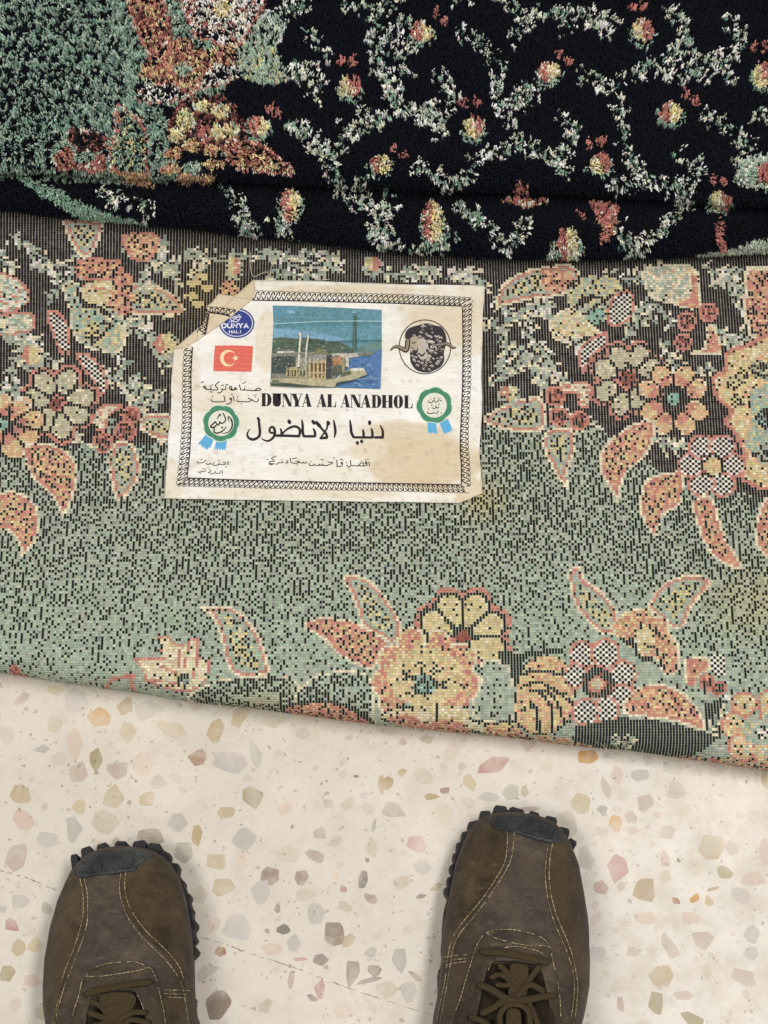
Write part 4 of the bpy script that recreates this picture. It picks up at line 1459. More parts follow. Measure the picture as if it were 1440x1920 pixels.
rm.stroke(k_((460, 800), (500, 810)), 1.8, (72, 62, 56), 0.00024)
rm.stroke(k_((800, 690), (870, 660), (930, 690)), 2.6, (216, 206, 196), 0.00022)
rm.stroke(k_((790, 720), (800, 800), (850, 850), (920, 860)), 2.2, (206, 196, 188), 0.00022)
rm.poly(k_(*ell(890, 775, 40, 30, 14)), (210, 202, 196), 0.00022, 40)
rm.poly(k_(*ell(898, 775, 18, 18, 12)), (36, 32, 36), 0.00024, 40)
for pts, w_ in ((((385, 640), (375, 760), (345, 850), (260, 815), (170, 775), (90, 790), (25, 850)), (8.0, 8.2, 7.6, 6.4, 5.2, 3.2, 1)), (((1020, 800), (1090, 740), (1190, 715), (1270, 760), (1330, 800), (1385, 790)), (3.5, 4.4, 5, 4.2, 3.2, 1))):
    rm.stroke(k_(*pts), tuple(a + 1.6 for a in w_), (46, 36, 34), 0.00026)
    rm.stroke([(a, b - 0.5) for a, b in k_(*pts)], tuple(a * 0.62 for a in w_), (150, 130, 112), 0.00029)
rm.build("ram_emblem", INKM, label)

# ---- seals with ribbons
def seal(cx, cy, ro, ri, lobes_, ph, ribbons, name):
    mb = MB(on_label)
    for rb in ribbons:
        mb.poly(rb, (98, 174, 216), 0.00010, 14)
    t = np.linspace(0, 2 * math.pi, 84, endpoint=False)
    rad = ro * (0.93 + 0.085 * np.abs(np.cos(t * lobes_ / 2 + ph)) ** 0.8)
    mb.poly([(cx + (r_ + 1.6) * math.cos(a), cy + (r_ + 1.6) * math.sin(a)) for r_, a in zip(rad, t)], (206, 222, 200), 0.00013, 20)
    mb.poly([(cx + r_ * math.cos(a), cy + r_ * math.sin(a)) for r_, a in zip(rad, t)], (72, 136, 106), 0.00016, 20)
    for i in range(26):
        a = rng.uniform(0, 6.28)
        mb.stroke([(cx + (ri + 2) * math.cos(a), cy + (ri + 2) * math.sin(a)), (cx + (ro - 3) * math.cos(a + 0.15), cy + (ro - 3) * math.sin(a + 0.15))], rng.uniform(0.5, 1.4), [(60, 120, 92), (92, 154, 124)][rng.integers(2)], 0.00018, sm=False)
    mb.poly(ell(cx, cy, ri, ri, 40), (226, 224, 208), 0.00020, 20)
    return mb


g = lambda *p: R(360, 700, 9.6, p)
rib1 = g((240, 1105), (300, 1150), (385, 1190), (350, 1300), (325, 1345), (300, 1330), (280, 1385), (255, 1340), (240, 1380), (215, 1320), (190, 1340), (170, 1285), (105, 1270), (170, 1200))
rib2 = g((450, 1190), (630, 1195), (615, 1300), (600, 1400), (575, 1350), (560, 1395), (530, 1350), (505, 1395), (480, 1345), (455, 1400), (440, 1350), (395, 1395), (420, 1290))
s1 = seal(414.5, 793.5, 33.5, 24.0, 7, 0.5, (rib1, rib2), "seal")
CALL = [(((655, 770), (710, 840), (725, 930), (700, 1010), (640, 1065), (535, 1082)), (1.2, 3.2, 3, 2.6, 2, 1)), (((650, 780), (655, 830), (665, 870)), (2.2, 1.4)), (((560, 722), (590, 780), (605, 830), (580, 880), (520, 900), (500, 870), (480, 930), (440, 900), (420, 870)), 2.4),
        (((420, 870), (340, 950), (350, 975), (400, 970), (440, 930)), 2.8), (((350, 965), (400, 1000), (400, 1060), (470, 1075), (560, 1030), (620, 962)), (1.6, 2.6, 3, 2.6, 1.4)), (((450, 830), (475, 780), (500, 735), (515, 765)), (1.2, 2.4, 2)), (((535, 970), (550, 978)), 3.2)]
for pts, w_ in CALL:
    s1.stroke(g(*pts), w_, (34, 30, 32), 0.00024)
s1.build("seal", INKM, label)
h_ = lambda *p: R(700, 720, 6.545, p)
rb1 = h_((665, 462), (770, 462), (775, 540), (790, 625), (765, 595), (745, 612), (725, 590), (705, 612), (690, 592), (672, 610), (668, 540))
rb2 = h_((812, 482), (910, 425), (950, 500), (972, 575), (945, 570), (940, 600), (915, 585), (905, 612), (885, 595), (872, 625), (845, 560))
s2 = seal(814.5, 759.8, 33.0, 23.3, 7, 1.9, (rb1, rb2), "seal")
for pts, w_ in ((((835, 205), (800, 195), (790, 215), (760, 222), (735, 205), (720, 225), (690, 228), (675, 205)), 1.6), (((748, 165), (745, 215)), 1.5), (((808, 285), (780, 295), (770, 270), (760, 298), (738, 302), (725, 290)), 1.6), (((720, 250), (716, 268)), 1.4), (((808, 240), (800, 262)), 1.4),
                (((835, 355), (832, 362)), 2.2), (((800, 335), (785, 345), (780, 372)), 1.8), (((760, 358), (740, 350), (725, 362), (690, 360), (665, 352), (670, 340)), 1.8), (((672, 300), (678, 312)), 1.4)):
    s2.stroke(h_(*pts), w_, (58, 54, 52), 0.00024)
s2.stroke(h_((690, 190), (720, 182)), 1.0, (196, 110, 96), 0.00024)
s2.stroke(h_((780, 175), (830, 170)), 1.0, (150, 120, 110), 0.00024)
s2.build("seal", INKM, label)

# ---- DUNYA AL ANADHOL in heavy serif capitals
tx = MB(on_label)


def fat(ch_, x0, x1, yt, yb):
    m = lambda pts: [(x0 + (x1 - x0) * a, yb + (yt - yb) * b) for a, b in pts]
    r = lambda a, b, c, d: m([(a, b), (c, b), (c, d), (a, d)])
    out = []
    if ch_ == 'D':
        out = [r(.08, 0, .42, 1), r(0, 0, .5, .045), r(0, .955, .5, 1), m([(.42, 1), (.66, .98), (.86, .88), (.97, .68), (1, .5), (.97, .32), (.86, .12), (.66, .02), (.42, 0), (.42, .05), (.55, .08), (.6, .2), (.62, .5), (.6, .8), (.55, .92), (.42, .95)])]
    elif ch_ == 'U':
        out = [r(-.04, .955, .46, 1), r(.7, .955, 1.02, 1), m([(.06, 1), (.4, 1), (.4, .2), (.46, .08), (.58, .05), (.72, .1), (.79, .25), (.79, 1), (.87, 1), (.87, .22), (.76, .05), (.55, -.02), (.3, 0), (.12, .08), (.06, .25)])]
    elif ch_ == 'N':
        out = [r(-.02, .955, .3, 1), r(.72, .955, 1.02, 1), r(-.02, 0, .26, .045), r(.09, 0, .155, 1), m([(.06, 1), (.42, 1), (.92, .12), (.92, 0), (.66, 0)]), r(.85, 0, .92, 1)]
    elif ch_ == 'Y':
        out = [r(-.04, .955, .5, 1), r(.66, .955, 1.04, 1), m([(.02, 1), (.42, 1), (.62, .48), (.66, .44), (.66, 0), (.32, 0), (.32, .42)]), m([(.6, .45), (.66, .40), (.94, 1), (.86, 1)]), r(.2, 0, .78, .045)]
    elif ch_ == 'A':
        out = [m([(.03, 0), (.1, 0), (.5, .9), (.44, .98)]), m([(.40, 1), (.62, 1), (.98, 0), (.56, 0), (.42, .62)]), r(.2, .28, .6, .34), r(-.06, 0, .24, .045), r(.5, 0, 1.04, .045)]
    elif ch_ == 'L':
        out = [r(.08, 0, .5, 1), r(0, .955, .6, 1), m([(0, 0), (1, 0), (1.02, .42), (.96, .42), (.9, .16), (.76, .05), (0, .045)])]
    elif ch_ == 'H':
        out = [r(.05, 0, .38, 1), r(.62, 0, .95, 1), r(.38, .47, .62, .53), r(0, .955, .43, 1), r(.57, .955, 1, 1), r(0, 0, .43, .045), r(.57, 0, 1, .045)]
    elif ch_ == 'O':
        L_ = [(.5, 1.02), (.28, .97), (.1, .82), (.02, .5), (.1, .18), (.28, .03), (.5, -.02), (.5, .03), (.44, .08), (.41, .22), (.4, .5), (.41, .78), (.44, .92), (.5, .97)]
        out = [m(L_), m([(1 - a, b) for a, b in L_])]
    for i, o in enumerate(out):
        tx.poly(o, INK, 0.00012 + 0.000008 * i, 60)


for ch_, a, b in (('D', 46, 140), ('U', 146, 236), ('N', 234, 326), ('Y', 318, 420), ('A', 414, 500), ('A', 548, 634), ('L', 640, 720), ('A', 764, 846), ('N', 848, 946), ('A', 944, 1032), ('D', 1040, 1128), ('H', 1132, 1232), ('O', 1236, 1326), ('L', 1332, 1408)):
    f_ = (a - 46) / 1362
    fat(ch_, 480 + a / 4.8, 480 + b / 4.8, 730 + (35 + 20 * f_) / 4.8, 730 + (152 + 20 * f_) / 4.8)
# ---- the large Arabic name
v = lambda *p: R(450, 770, 5.143, p)
BIG = [(((1352, 140), (1376, 195), (1376, 255)), (2, 4.6, 5)), (((1380, 258), (1300, 258)), 5), (((1268, 172), (1276, 210), (1278, 258)), (3, 5, 5)), (((1280, 258), (1180, 258), (1092, 256)), 4.6), (((1184, 182), (1192, 220), (1190, 258)), (3, 5, 5)),
       (((1060, 92), (1068, 150), (1074, 210), (1096, 256)), (2.5, 5, 5.4, 5)), (((1250, 104), (1250, 128)), 6), (((1130, 302), (1134, 318)), 5.6), (((1170, 288), (1176, 304)), 5.6),
       (((903, 92), (914, 150), (920, 210), (908, 262)), (2.5, 5, 5, 1.6)), (((740, 120), (790, 176), (832, 226), (838, 262)), (6, 4.2, 5, 5)), (((838, 262), (776, 264)), 5), (((846, 118), (838, 170), (806, 222), (776, 264)), (5, 3.4, 3.2, 3.4)), (((846, 108), (858, 128)), 6),
       (((700, 100), (716, 124)), 6), (((735, 112), (770, 150)), 6.6), (((596, 88), (604, 140), (604, 200), (614, 246)), (2.5, 5, 5.4, 5)), (((614, 247), (724, 247)), 4.8), (((706, 172), (722, 205), (724, 246)), (2.5, 5, 5)),
       (((574, 246), (390, 240), (330, 240)), 5), (((396, 240), (440, 190), (500, 156), (550, 156), (578, 190), (570, 244)), (3, 3.5, 4.6, 5, 5, 5)), (((390, 172), (400, 205), (396, 240)), (2.5, 4.5, 4)), (((470, 96), (480, 118)), 6.4),
       (((330, 212), (296, 212), (284, 184), (304, 156), (328, 170), (336, 214), (318, 262), (270, 292), (222, 278), (206, 262)), (4, 4, 4, 4, 5, 5, 4.6, 4, 2.4, 1)), (((178, 74), (186, 140), (192, 210), (180, 252), (128, 278), (84, 262), (70, 228), (82, 196), (98, 176)), (4, 5, 5, 5, 5.2, 4.6, 3.6, 2.4, 1)), (((172, 70), (186, 92)), 5)]
for i, (pts, w_) in enumerate(BIG):
    tx.stroke(v(*pts), w_, INK, 0.00012 + 0.000006 * (i % 6))
SMALL = [((1244, 492), (1247, 535)), ((1230, 470), (1238, 468)), ((1222, 512), (1208, 510), (1212, 492), (1224, 500), (1224, 526), (1190, 532), (1130, 532)), ((1140, 530), (1168, 504), (1192, 508), (1190, 530)), ((1064, 478), (1068, 528), (1046, 542), (1028, 524)), ((1130, 532), (1068, 530)), ((1024, 496), (1026, 504)),
         ((1168, 484), (1170, 490)), ((1214, 470), (1216, 476)), ((990, 512), (974, 512), (978, 496), (990, 504), (984, 528), (960, 540), (930, 536)), ((968, 468), (994, 476)), ((932, 476), (938, 532)), ((902, 452), (910, 462)), ((848, 496), (896, 502), (862, 520), (838, 530)), ((838, 530), (800, 526), (796, 512), (800, 526), (770, 526), (766, 512), (770, 526), (720, 526), (712, 512)),
         ((712, 514), (706, 528), (676, 528), (664, 506)), ((684, 490), (686, 496)), ((780, 470), (804, 476)), ((640, 490), (636, 504), (614, 504), (610, 494), (606, 504), (586, 502), (560, 502)), ((536, 488), (572, 490), (540, 512), (520, 504)), ((552, 520), (554, 526)), ((484, 458), (494, 500), (520, 504)), ((506, 462), (548, 456)),
         ((450, 480), (464, 502), (436, 504)), ((414, 488), (412, 502), (372, 502), (366, 512), (346, 516)), ((396, 476), (404, 476)), ((350, 436), (304, 460), (326, 476), (330, 488), (296, 490)), ((296, 490), (282, 500), (304, 512), (330, 510), (300, 520), (276, 512)), ((262, 466), (268, 474))]
for i, p in enumerate(SMALL):
    tx.stroke(v(*p), 1.75, (62, 54, 52), 0.00012 + 0.000006 * (i % 6), n=3)
HAND = [(((1130, 310), (1180, 270), (1225, 274), (1232, 300), (1130, 312), (1040, 306), (960, 300), (940, 262)), 1.9), (((850, 205), (868, 260), (880, 298), (950, 302)), 2), (((905, 192), (972, 150)), 1.4), (((955, 228), (962, 232)), 2), (((815, 290), (772, 284), (768, 262), (800, 262), (752, 302), (690, 296)), 1.9), (((740, 292), (690, 280), (672, 250), (700, 232), (716, 268), (690, 290)), 2), (((604, 206), (650, 206)), 1.8),
        (((606, 236), (606, 290), (540, 292)), 1.9), (((530, 214), (570, 212)), 1.7), (((540, 268), (540, 320), (500, 350), (464, 346)), 1.9), (((494, 148), (418, 214), (460, 262), (456, 296), (395, 298), (330, 296), (270, 292)), 1.9), (((338, 250), (340, 296)), 1.8), (((310, 240), (372, 204)), 1.3), (((270, 292), (220, 258), (204, 246), (232, 226), (250, 262), (262, 290)), 2), (((164, 158), (178, 168)), 2), (((196, 148), (206, 164)), 2), (((318, 332), (372, 338)), 1.8),
        (((1192, 455), (1186, 505), (1130, 512), (1090, 480), (1010, 448)), 1.8), (((1090, 480), (1020, 510), (960, 512), (880, 508), (820, 506), (806, 470)), 1.8), (((1006, 398), (1012, 404)), 2), (((1112, 402), (1162, 380)), 1.3), (((1140, 424), (1150, 430)), 2), (((884, 544), (892, 552)), 2), (((816, 420), (826, 428)), 2), (((746, 412), (758, 500)), 1.8), (((712, 374), (730, 390)), 1.8),
        (((712, 470), (684, 470), (684, 448), (708, 446), (712, 490), (680, 540), (620, 552)), 1.9), (((572, 398), (592, 470), (580, 508), (480, 512), (372, 510), (352, 470)), 1.9), (((364, 404), (374, 414)), 2),
        (((648, 1585), (650, 1645)), 1.7), (((590, 1612), (610, 1636), (520, 1640), (470, 1636)), 1.5), (((600, 1604), (560, 1600)), 1.4), (((490, 1610), (480, 1640), (440, 1656), (380, 1660)), 1.5), (((400, 1600), (372, 1640), (330, 1616), (310, 1640), (270, 1640), (256, 1610)), 1.5), (((250, 1560), (200, 1606), (140, 1612), (100, 1600), (94, 1580)), 1.5), (((190, 1540), (150, 1560)), 1.1), (((610, 1680), (604, 1690)), 1.6), (((470, 1570), (500, 1560)), 1.1),
        (((542, 1748), (544, 1810)), 1.7), (((505, 1760), (500, 1796), (440, 1798), (410, 1790)), 1.5), (((420, 1760), (400, 1796), (330, 1812)), 1.5), (((346, 1740), (318, 1760), (330, 1780), (290, 1790)), 1.5), (((250, 1748), (210, 1770), (170, 1756), (160, 1776), (110, 1776)), 1.5), (((440, 1720), (460, 1716)), 1.1), (((190, 1716), (250, 1724)), 1.1), (((140, 1796), (160, 1800)), 1.3)]
for i, (p, w_) in enumerate(HAND):
    tx.stroke(g(*p), w_, (54, 46, 46), 0.00012 + 0.000006 * (i % 6), n=3)
tx.build("lettering", INKM, label)

# ---- the dog-eared corner, folded over and back again
clothm = lm.m


def tintmesh(pts, dz, name, base, lift=None):
    mb = MB(on_label)
    mb.poly(pts, base, dz, 6)
    V_ = np.array(mb.V)
    a, b = project(V_)
    if lift is not None:
        V_[:, 2] += lift(a, b)
    n_ = fnoise(a / 30, b / 16, 140, 3)
    C_ = np.array(base, float)[None] + (n_[:, None] - 0.5) * np.array([26.0, 30, 40])
    o = link(name, mesh_from(name, V_, mb.F, cols=('v', lin(np.clip(C_, 0, 255))), shade=True), clothm, label)
    s_ = o.modifiers.new("thickness", 'SOLIDIFY')
    s_.thickness = 0.00035
    s_.offset = -1
    return o


cr = lambda a, b: 0.0011 * np.clip(1 - np.abs((a - 476) * 0.654 + (b - 525) * 0.756) / 14.0, 0, 1)
tintmesh([(476, 525), (479, 545), (473, 561.5), (434, 593.5), (408, 612.5), (368, 639.5), (346, 652), (326, 655), (369.5, 619.5), (443, 554)], 0.0007, "folded_corner", (214, 198, 168), cr)
tipo = tintmesh([(410, 550), (442, 556), (473, 561), (434, 593), (408, 612), (368, 639), (369.5, 620), (384, 598), (386, 575), (397, 567)], 0.0015, "corner_tip", (218, 202, 172))
ct = MB(on_label)
bd, keepbd = ct, bd
L1, keepL = 0.0019, L1
band([(386, 575), (400, 575.5), (420, 577.5), (443, 581)], [(392, 586.5), (406, 588), (420, 590.5), (431, 594)], 2.6)
band([(369, 624), (378, 607), (384, 592), (386, 577)], [(386, 627), (387.5, 618), (390, 602), (392, 588)], 2.6)
bd, L1 = keepbd, keepL
ct.build("border", INKM, tipo)
# ------------------------------------------------------------------ the pile rug folded on top (two rounded folds)
TUFT = 0.0075
RB = 0.021
RC = 0.019
ZB = TA + RB - 0.002          # axis height of the lower fold
ZC = ZB + RB + RC - 0.004     # axis height of the upper fold
lowB = [(-160, 378), (0, 405), (120, 420), (250, 432), (330, 438), (450, 454), (560, 464), (720, 484), (840, 492), (960, 497), (1080, 499), (1200, 497), (1320, 492), (1440, 486), (1600, 478)]
lowC = [(-160, 322), (0, 336), (120, 341), (250, 346), (380, 350), (560, 358), (720, 366), (860, 371), (980, 374), (1150, 380), (1320, 394), (1440, 400), (1600, 410)]


def edge_fn(px, zc, r):
    e = unproj([p[0] for p in px], [p[1] for p in px], zc - 0.45 * r)
    ex, ey = e[:, 0], e[:, 1] + 0.10 * r

    def f(x):
        s0 = (ey[1] - ey[0]) / (ex[1] - ex[0])
        s1 = (ey[-1] - ey[-2]) / (ex[-1] - ex[-2])
        y = np.interp(x, ex, ey)
        y = np.where(x < ex[0], ey[0] + s0 * (x - ex[0]), y)
        return np.where(x > ex[-1], ey[-1] + s1 * (x - ex[-1]), y)
    return f


edgeB = edge_fn(lowB, ZB, RB)
edgeC = edge_fn(lowC, ZC, RC)


def fold_surf(x, s, edge, zc, rtip, inset):
    """outer surface point and normal of a rounded fold; inset pulls it in by the pile height"""
    yl = edge(x) + rtip
    a = (yl - s) / rtip
    flat = a < 0
    a = np.clip(a, 0, math.pi)
    r = rtip - inset
    und = 0.003 * (fnoise(x * 8, s * 8, 41, 2) - 0.5)
    y = np.where(flat, s, yl - r * np.sin(a))
    z = zc + r * np.cos(a) + und * (1 + np.cos(a)) / 2
    nrm = np.stack([np.zeros_like(a), np.where(flat, 0, -np.sin(a)), np.where(flat, 1, np.cos(a))], -1)
    return np.stack([x, y, z], -1), nrm


PP = dict(k=(11, 14, 26), g=(156, 180, 162), G=(118, 144, 130), s=(186, 196, 178), c=(230, 226, 208), w=(242, 240, 231), y=(222, 208, 160), o=(194, 158, 124), r=(190, 128, 118), R=(138, 84, 78), b=(66, 50, 48), t=(130, 168, 146))
QK = list(PP)
QV = np.array([PP[k] for k in QK], float)

tuft_pts = []
for (edge, zc, rt, s_back, tag_) in ((edgeB, ZB, RB, 0.040, 'B'), (edgeC, ZC, RC, 0.27, 'C')):
    dx = 0.00185
    xsn = np.arange(-0.375, 0.375, dx)
    rows = np.arange(-math.pi * rt * 0.78, s_back, 0.00185)
    XX, RW = np.meshgrid(xsn, rows)
    XX = XX + rng.uniform(-0.4, 0.4, XX.shape) * dx
    RW = RW + rng.uniform(-0.4, 0.4, RW.shape) * dx
    x_ = XX.ravel()
    s_ = edge(x_) + rt + RW.ravel()
    p0, nr = fold_surf(x_, s_, edge, zc, rt, TUFT)
    tuft_pts.append((p0, nr))
Pb = np.concatenate([a for a, _ in tuft_pts])
Nb = np.concatenate([b for _, b in tuft_pts])
NT_ = len(Pb)
# lean: strands gather in little locks
lk = np.stack([fnoise(Pb[:, 0] * 330, (Pb[:, 1] - Pb[:, 2]) * 330, 51, 2) - 0.5, fnoise(Pb[:, 0] * 330 + 50, (Pb[:, 1] - Pb[:, 2]) * 330, 52, 2) - 0.5, np.zeros(NT_)], 1)
big = np.stack([fnoise(Pb[:, 0] * 25, (Pb[:, 1] - Pb[:, 2]) * 25, 53, 2) - 0.5, fnoise(Pb[:, 0] * 25 + 9, (Pb[:, 1] - Pb[:, 2]) * 25, 54, 2) - 0.5, np.zeros(NT_)], 1)
D_ = Nb + lk * 0.8 + big * 0.4 + rng.normal(0, 0.09, (NT_, 3)) + np.array([0.0, -0.06, -0.05])
D_ /= np.linalg.norm(D_, axis=1)[:, None]
LEN = TUFT * rng.uniform(0.80, 1.12, NT_)
TIP = Pb + D_ * LEN[:, None]
QX, QY = project(TIP * 0.5 + (Pb + Nb * TUFT) * 0.5)
QX = QX + rng.normal(0, 1.2, NT_)
QY = QY + rng.normal(0, 1.2, NT_)
T = np.full(NT_, QK.index('k'))
q1 = rng.random(NT_)
lockn = fnoise(Pb[:, 0] * 400, (Pb[:, 1] - Pb[:, 2]) * 400, 61, 2)


def tput(m, c):
    T[m] = QK.index(c)


def tmix(m, comps, r):
    tot = sum(wt for _, wt in comps)
    acc = 0
    for c, wt in comps:
        tput(m & (r >= acc / tot) & (r < (acc + wt) / tot + 1e-9), c)
        acc += wt


def treg(pts, sm=True):
    p = smooth(pts, 5, True) if sm else np.asarray(pts, float)
    b = np.where((QX > p[:, 0].min() - 3) & (QX < p[:, 0].max() + 3) & (QY > p[:, 1].min() - 3) & (QY < p[:, 1].max() + 3))[0]
    m = np.zeros(NT_, bool)
    d = np.zeros(NT_)
    if len(b):
        m[b] = inside(p, QX[b], QY[b])
        d[b] = pdist(p, QX[b], QY[b])
    return m, d


def tfill(pts, comps, border=None, bw=6, r=None, sm=True):
    m, d = treg(pts, sm)
    tmix(m, comps, q1 if r is None else r)
    if border:
        tput(m & (d < bw), border)
        tput(m & (d < 3.4) & (q1 < 0.45), 'c')


lq = np.clip((lockn - 0.22) / 0.56, 0, 0.999)
m, d = treg([(-400, -400), (240, -400), (262, 60), (270, 130), (265, 180), (300, 200), (330, 250), (330, 340), (240, 344), (120, 340), (0, 335), (-400, 320)], False)
dn = np.interp(QX, [0, 120, 230, 300], [0.50, 0.44, 0.28, 0.22])
tput(m, 'g')
tput(m & (q1 < 0.35), 'G')
tput(m & (q1 > 0.85), 's')
tput(m & (lq < dn), 'k')
m, d = treg([(262, -300), (430, -300), (440, 80), (420, 170), (330, 200), (270, 180)], False)
tmix(m, [('g', 6), ('G', 3), ('k', 2.5), ('s', 2)], lq)
t1 = lambda *p: R(0, 0, 2.0, p)
t2_ = lambda *p: R(720, 0, 2.0, p)
# vines
VT = [[(490, 50), (515, 25), (540, 12), (575, 4)], [(500, 80), (520, 50), (530, 30)], [(575, 52), (595, 72), (605, 92), (615, 100)], [(600, 105), (590, 122), (565, 130), (550, 132)], [(580, 135), (600, 155), (590, 184)], [(555, 110), (557, 150)], [(640, 5), (665, 8), (690, 20), (710, 25), (725, 6)],
      [(690, 35), (700, 55), (698, 82), (712, 103), (708, 120), (728, 140), (740, 170), (740, 195)], [(762, 65), (765, 97), (748, 108), (760, 135)], [(670, 195), (695, 210), (720, 225), (680, 240), (645, 238), (650, 260), (632, 275), (620, 292)], [(535, 232), (565, 238), (580, 260), (600, 278), (618, 292)], [(740, 195), (770, 208), (800, 215), (830, 235)],
      [(715, 120), (730, 165), (750, 205), (785, 215), (820, 225), (828, 255)], [(805, 132), (840, 150), (850, 180), (820, 200), (790, 212)], [(850, 50), (890, 70), (920, 95), (935, 130), (935, 170), (950, 210), (970, 250), (990, 268)], [(935, 190), (985, 190), (1000, 178)], [(945, 75), (980, 55), (1000, 25), (1040, 20), (1080, 25), (1120, 30), (1150, 42)], [(1060, 30), (1065, 52)], [(1110, 35), (1140, 65)],
      [(900, 280), (935, 285), (970, 270), (1010, 280), (1040, 300), (1065, 330)], [(1040, 215), (1080, 235), (1065, 268), (1040, 300)], [(960, 185), (985, 165), (1010, 150)], [(770, 310), (815, 325), (840, 350), (870, 340), (890, 300), (920, 280)], [(1080, 130), (1120, 150), (1145, 170), (1165, 210), (1170, 250), (1185, 300), (1215, 340), (1245, 350), (1295, 370)],
      [(1160, 155), (1195, 135), (1225, 115), (1270, 95), (1310, 105), (1350, 115), (1372, 148)], [(1245, 15), (1280, 30), (1285, 65), (1270, 90)], [(1350, 30), (1390, 55), (1385, 90), (1360, 100)], [(1270, 285), (1300, 305), (1315, 322), (1290, 348), (1260, 345)], [(1135, 345), (1170, 355), (1215, 345)], [(1315, 212), (1350, 225), (1380, 250), (1405, 275), (1395, 310)], [(1410, 225), (1440, 210)], [(1185, 290), (1200, 330)],
      [(1230, 130), (1260, 140), (1300, 130), (1330, 140)], [(855, 380), (885, 400), (920, 425), (945, 465), (970, 450), (980, 410)], [(885, 385), (900, 420)], [(1150, 410), (1170, 450), (1210, 450), (1250, 430), (1265, 395), (1290, 378)], [(1160, 470), (1210, 480)], [(720, 425), (740, 472)], [(720, 360), (740, 400)], [(180, 348), (200, 365), (215, 382)], [(220, 360), (228, 398)], [(258, 370), (278, 405)], [(415, 350), (450, 385), (475, 440)], [(440, 400), (470, 450)],
      [(540, 235), (580, 245), (610, 280), (625, 320), (640, 365), (672, 382)], [(700, 325), (675, 360), (712, 400), (700, 455)], [(690, 400), (720, 470)], [(520, 430), (545, 460)], [(510, 400), (530, 420)], [(770, 30), (740, 60), (720, 90)], [(850, -10), (870, 6)], [(1000, 30), (960, 10), (940, -20)], [(720, 5), (760, -20)], [(340, -10), (430, 20)], [(1020, 470), (1060, 480), (1090, 470)], [(770, 470), (820, 470), (845, 440)]]
ii = np.arange(NT_)
for p in VT:
    p = smooth(p, 8)
    seg = np.concatenate([[0], np.cumsum(np.linalg.norm(np.diff(p, axis=0), axis=1))])
    b = ii[(QX > p[:, 0].min() - 30) & (QX < p[:, 0].max() + 30) & (QY > p[:, 1].min() - 30) & (QY < p[:, 1].max() + 30)]
    if not len(b):
        continue
    bx, by = QX[b], QY[b]
    def leaf(x, y, a, l_, w_, c):
        u = (bx - x) * math.cos(a) + (by - y) * math.sin(a)
        v_ = -(bx - x) * math.sin(a) + (by - y) * math.cos(a)
        T[b[(u / l_) ** 2 + (v_ / w_) ** 2 < 1]] = QK.index(c)
    side = 1
    for s in np.arange(2, seg[-1] + 3, 5.8):
        x = np.interp(s, seg, p[:, 0])
        y = np.interp(s, seg, p[:, 1])
        x2 = np.interp(s + 3, seg, p[:, 0])
        y2 = np.interp(s + 3, seg, p[:, 1])
        th = math.atan2(y2 - y, x2 - x)
        side = -side
        k_ = 1.25 if y > 380 else 1.0
        if rng.random() < 0.6:
            leaf(x + rng.normal(0, 2.5), y + rng.normal(0, 2.5), th + rng.normal(0, .3), 4.6, 2.5 * k_, rng.choice(['s', 'g', 'G', 's', 't']))
        for sd in (side, -side) if rng.random() < 0.5 else (side,):
            an = th + sd * rng.uniform(0.6, 1.4)
            r_ = rng.uniform(5, 18)
            leaf(x + r_ * math.cos(an), y + r_ * math.sin(an), an + rng.normal(0, 0.4), rng.uniform(3.4, 6.6), rng.uniform(2.1, 3.3) * k_, rng.choice(['w', 'w', 'w', 'c', 'c', 's', 'g']))
# garland of flowers
tfill(t1((880, 150), (1000, 130), (1060, 240), (1085, 300), (960, 305), (880, 250)), [('s', 5), ('g', 5), ('y', 1.5), ('k', 1.5)], r=q1)
tfill(t1((960, 60), (1060, 40), (1040, 160), (960, 150)), [('s', 4), ('g', 4), ('k', 4), ('w', 2)], r=q1)
tfill(t1((465, -60), (580, -60), (630, 50), (645, 130), (612, 165), (590, 205), (548, 190), (505, 110)), [('R', 3), ('r', 4), ('y', 2.5), ('k', 3), ('o', 2)], 'r', 6, r=q1)
tfill(t1((690, -60), (990, -60), (945, 110), (880, 175), (780, 150), (715, 110)), [('k', 4), ('w', 4), ('c', 2), ('r', 2)], 'r', 5, r=q1)
tfill(t1(*ell(835, 25, 34, 34)), [('y', 5), ('c', 2)])
tfill(t1((550, 210), (640, 145), (700, 135), (760, 180), (860, 155), (885, 200), (880, 262), (820, 312), (700, 332), (640, 302), (530, 292), (538, 230)), [('r', 4), ('k', 4), ('y', 3), ('o', 2), ('R', 2)], None, r=q1)
tfill(t1((600, 200), (640, 190), (650, 260), (600, 270)), [('r', 5), ('y', 2)])
tfill(t1(*ell(685, 255, 34, 22)), [('g', 5), ('s', 2)])
tfill(t1((518, 375), (540, 318), (640, 298), (720, 332), (780, 245), (855, 228), (892, 262), (860, 305), (740, 335), (680, 375)), [('k', 5), ('w', 5), ('c', 1)], 'r', 5, r=q1)
tfill(t1((630, 480), (660, 390), (740, 355), (850, 360), (905, 430), (930, 500), (860, 540), (720, 560), (640, 540)), [('R', 3), ('k', 4), ('b', 3), ('r', 1.6)], r=q1)
for cx, cy in ((755, 388), (830, 412), (868, 484), (820, 488), (690, 430), (662, 500), (715, 535), (700, 455)):
    tfill(t1(*ell(cx, cy, 33, 29, 14)), [('y', 6), ('c', 1.5), ('g', 1)])
tfill(t1(*ell(767, 496, 24, 24, 14)), [('r', 5), ('w', 1)])
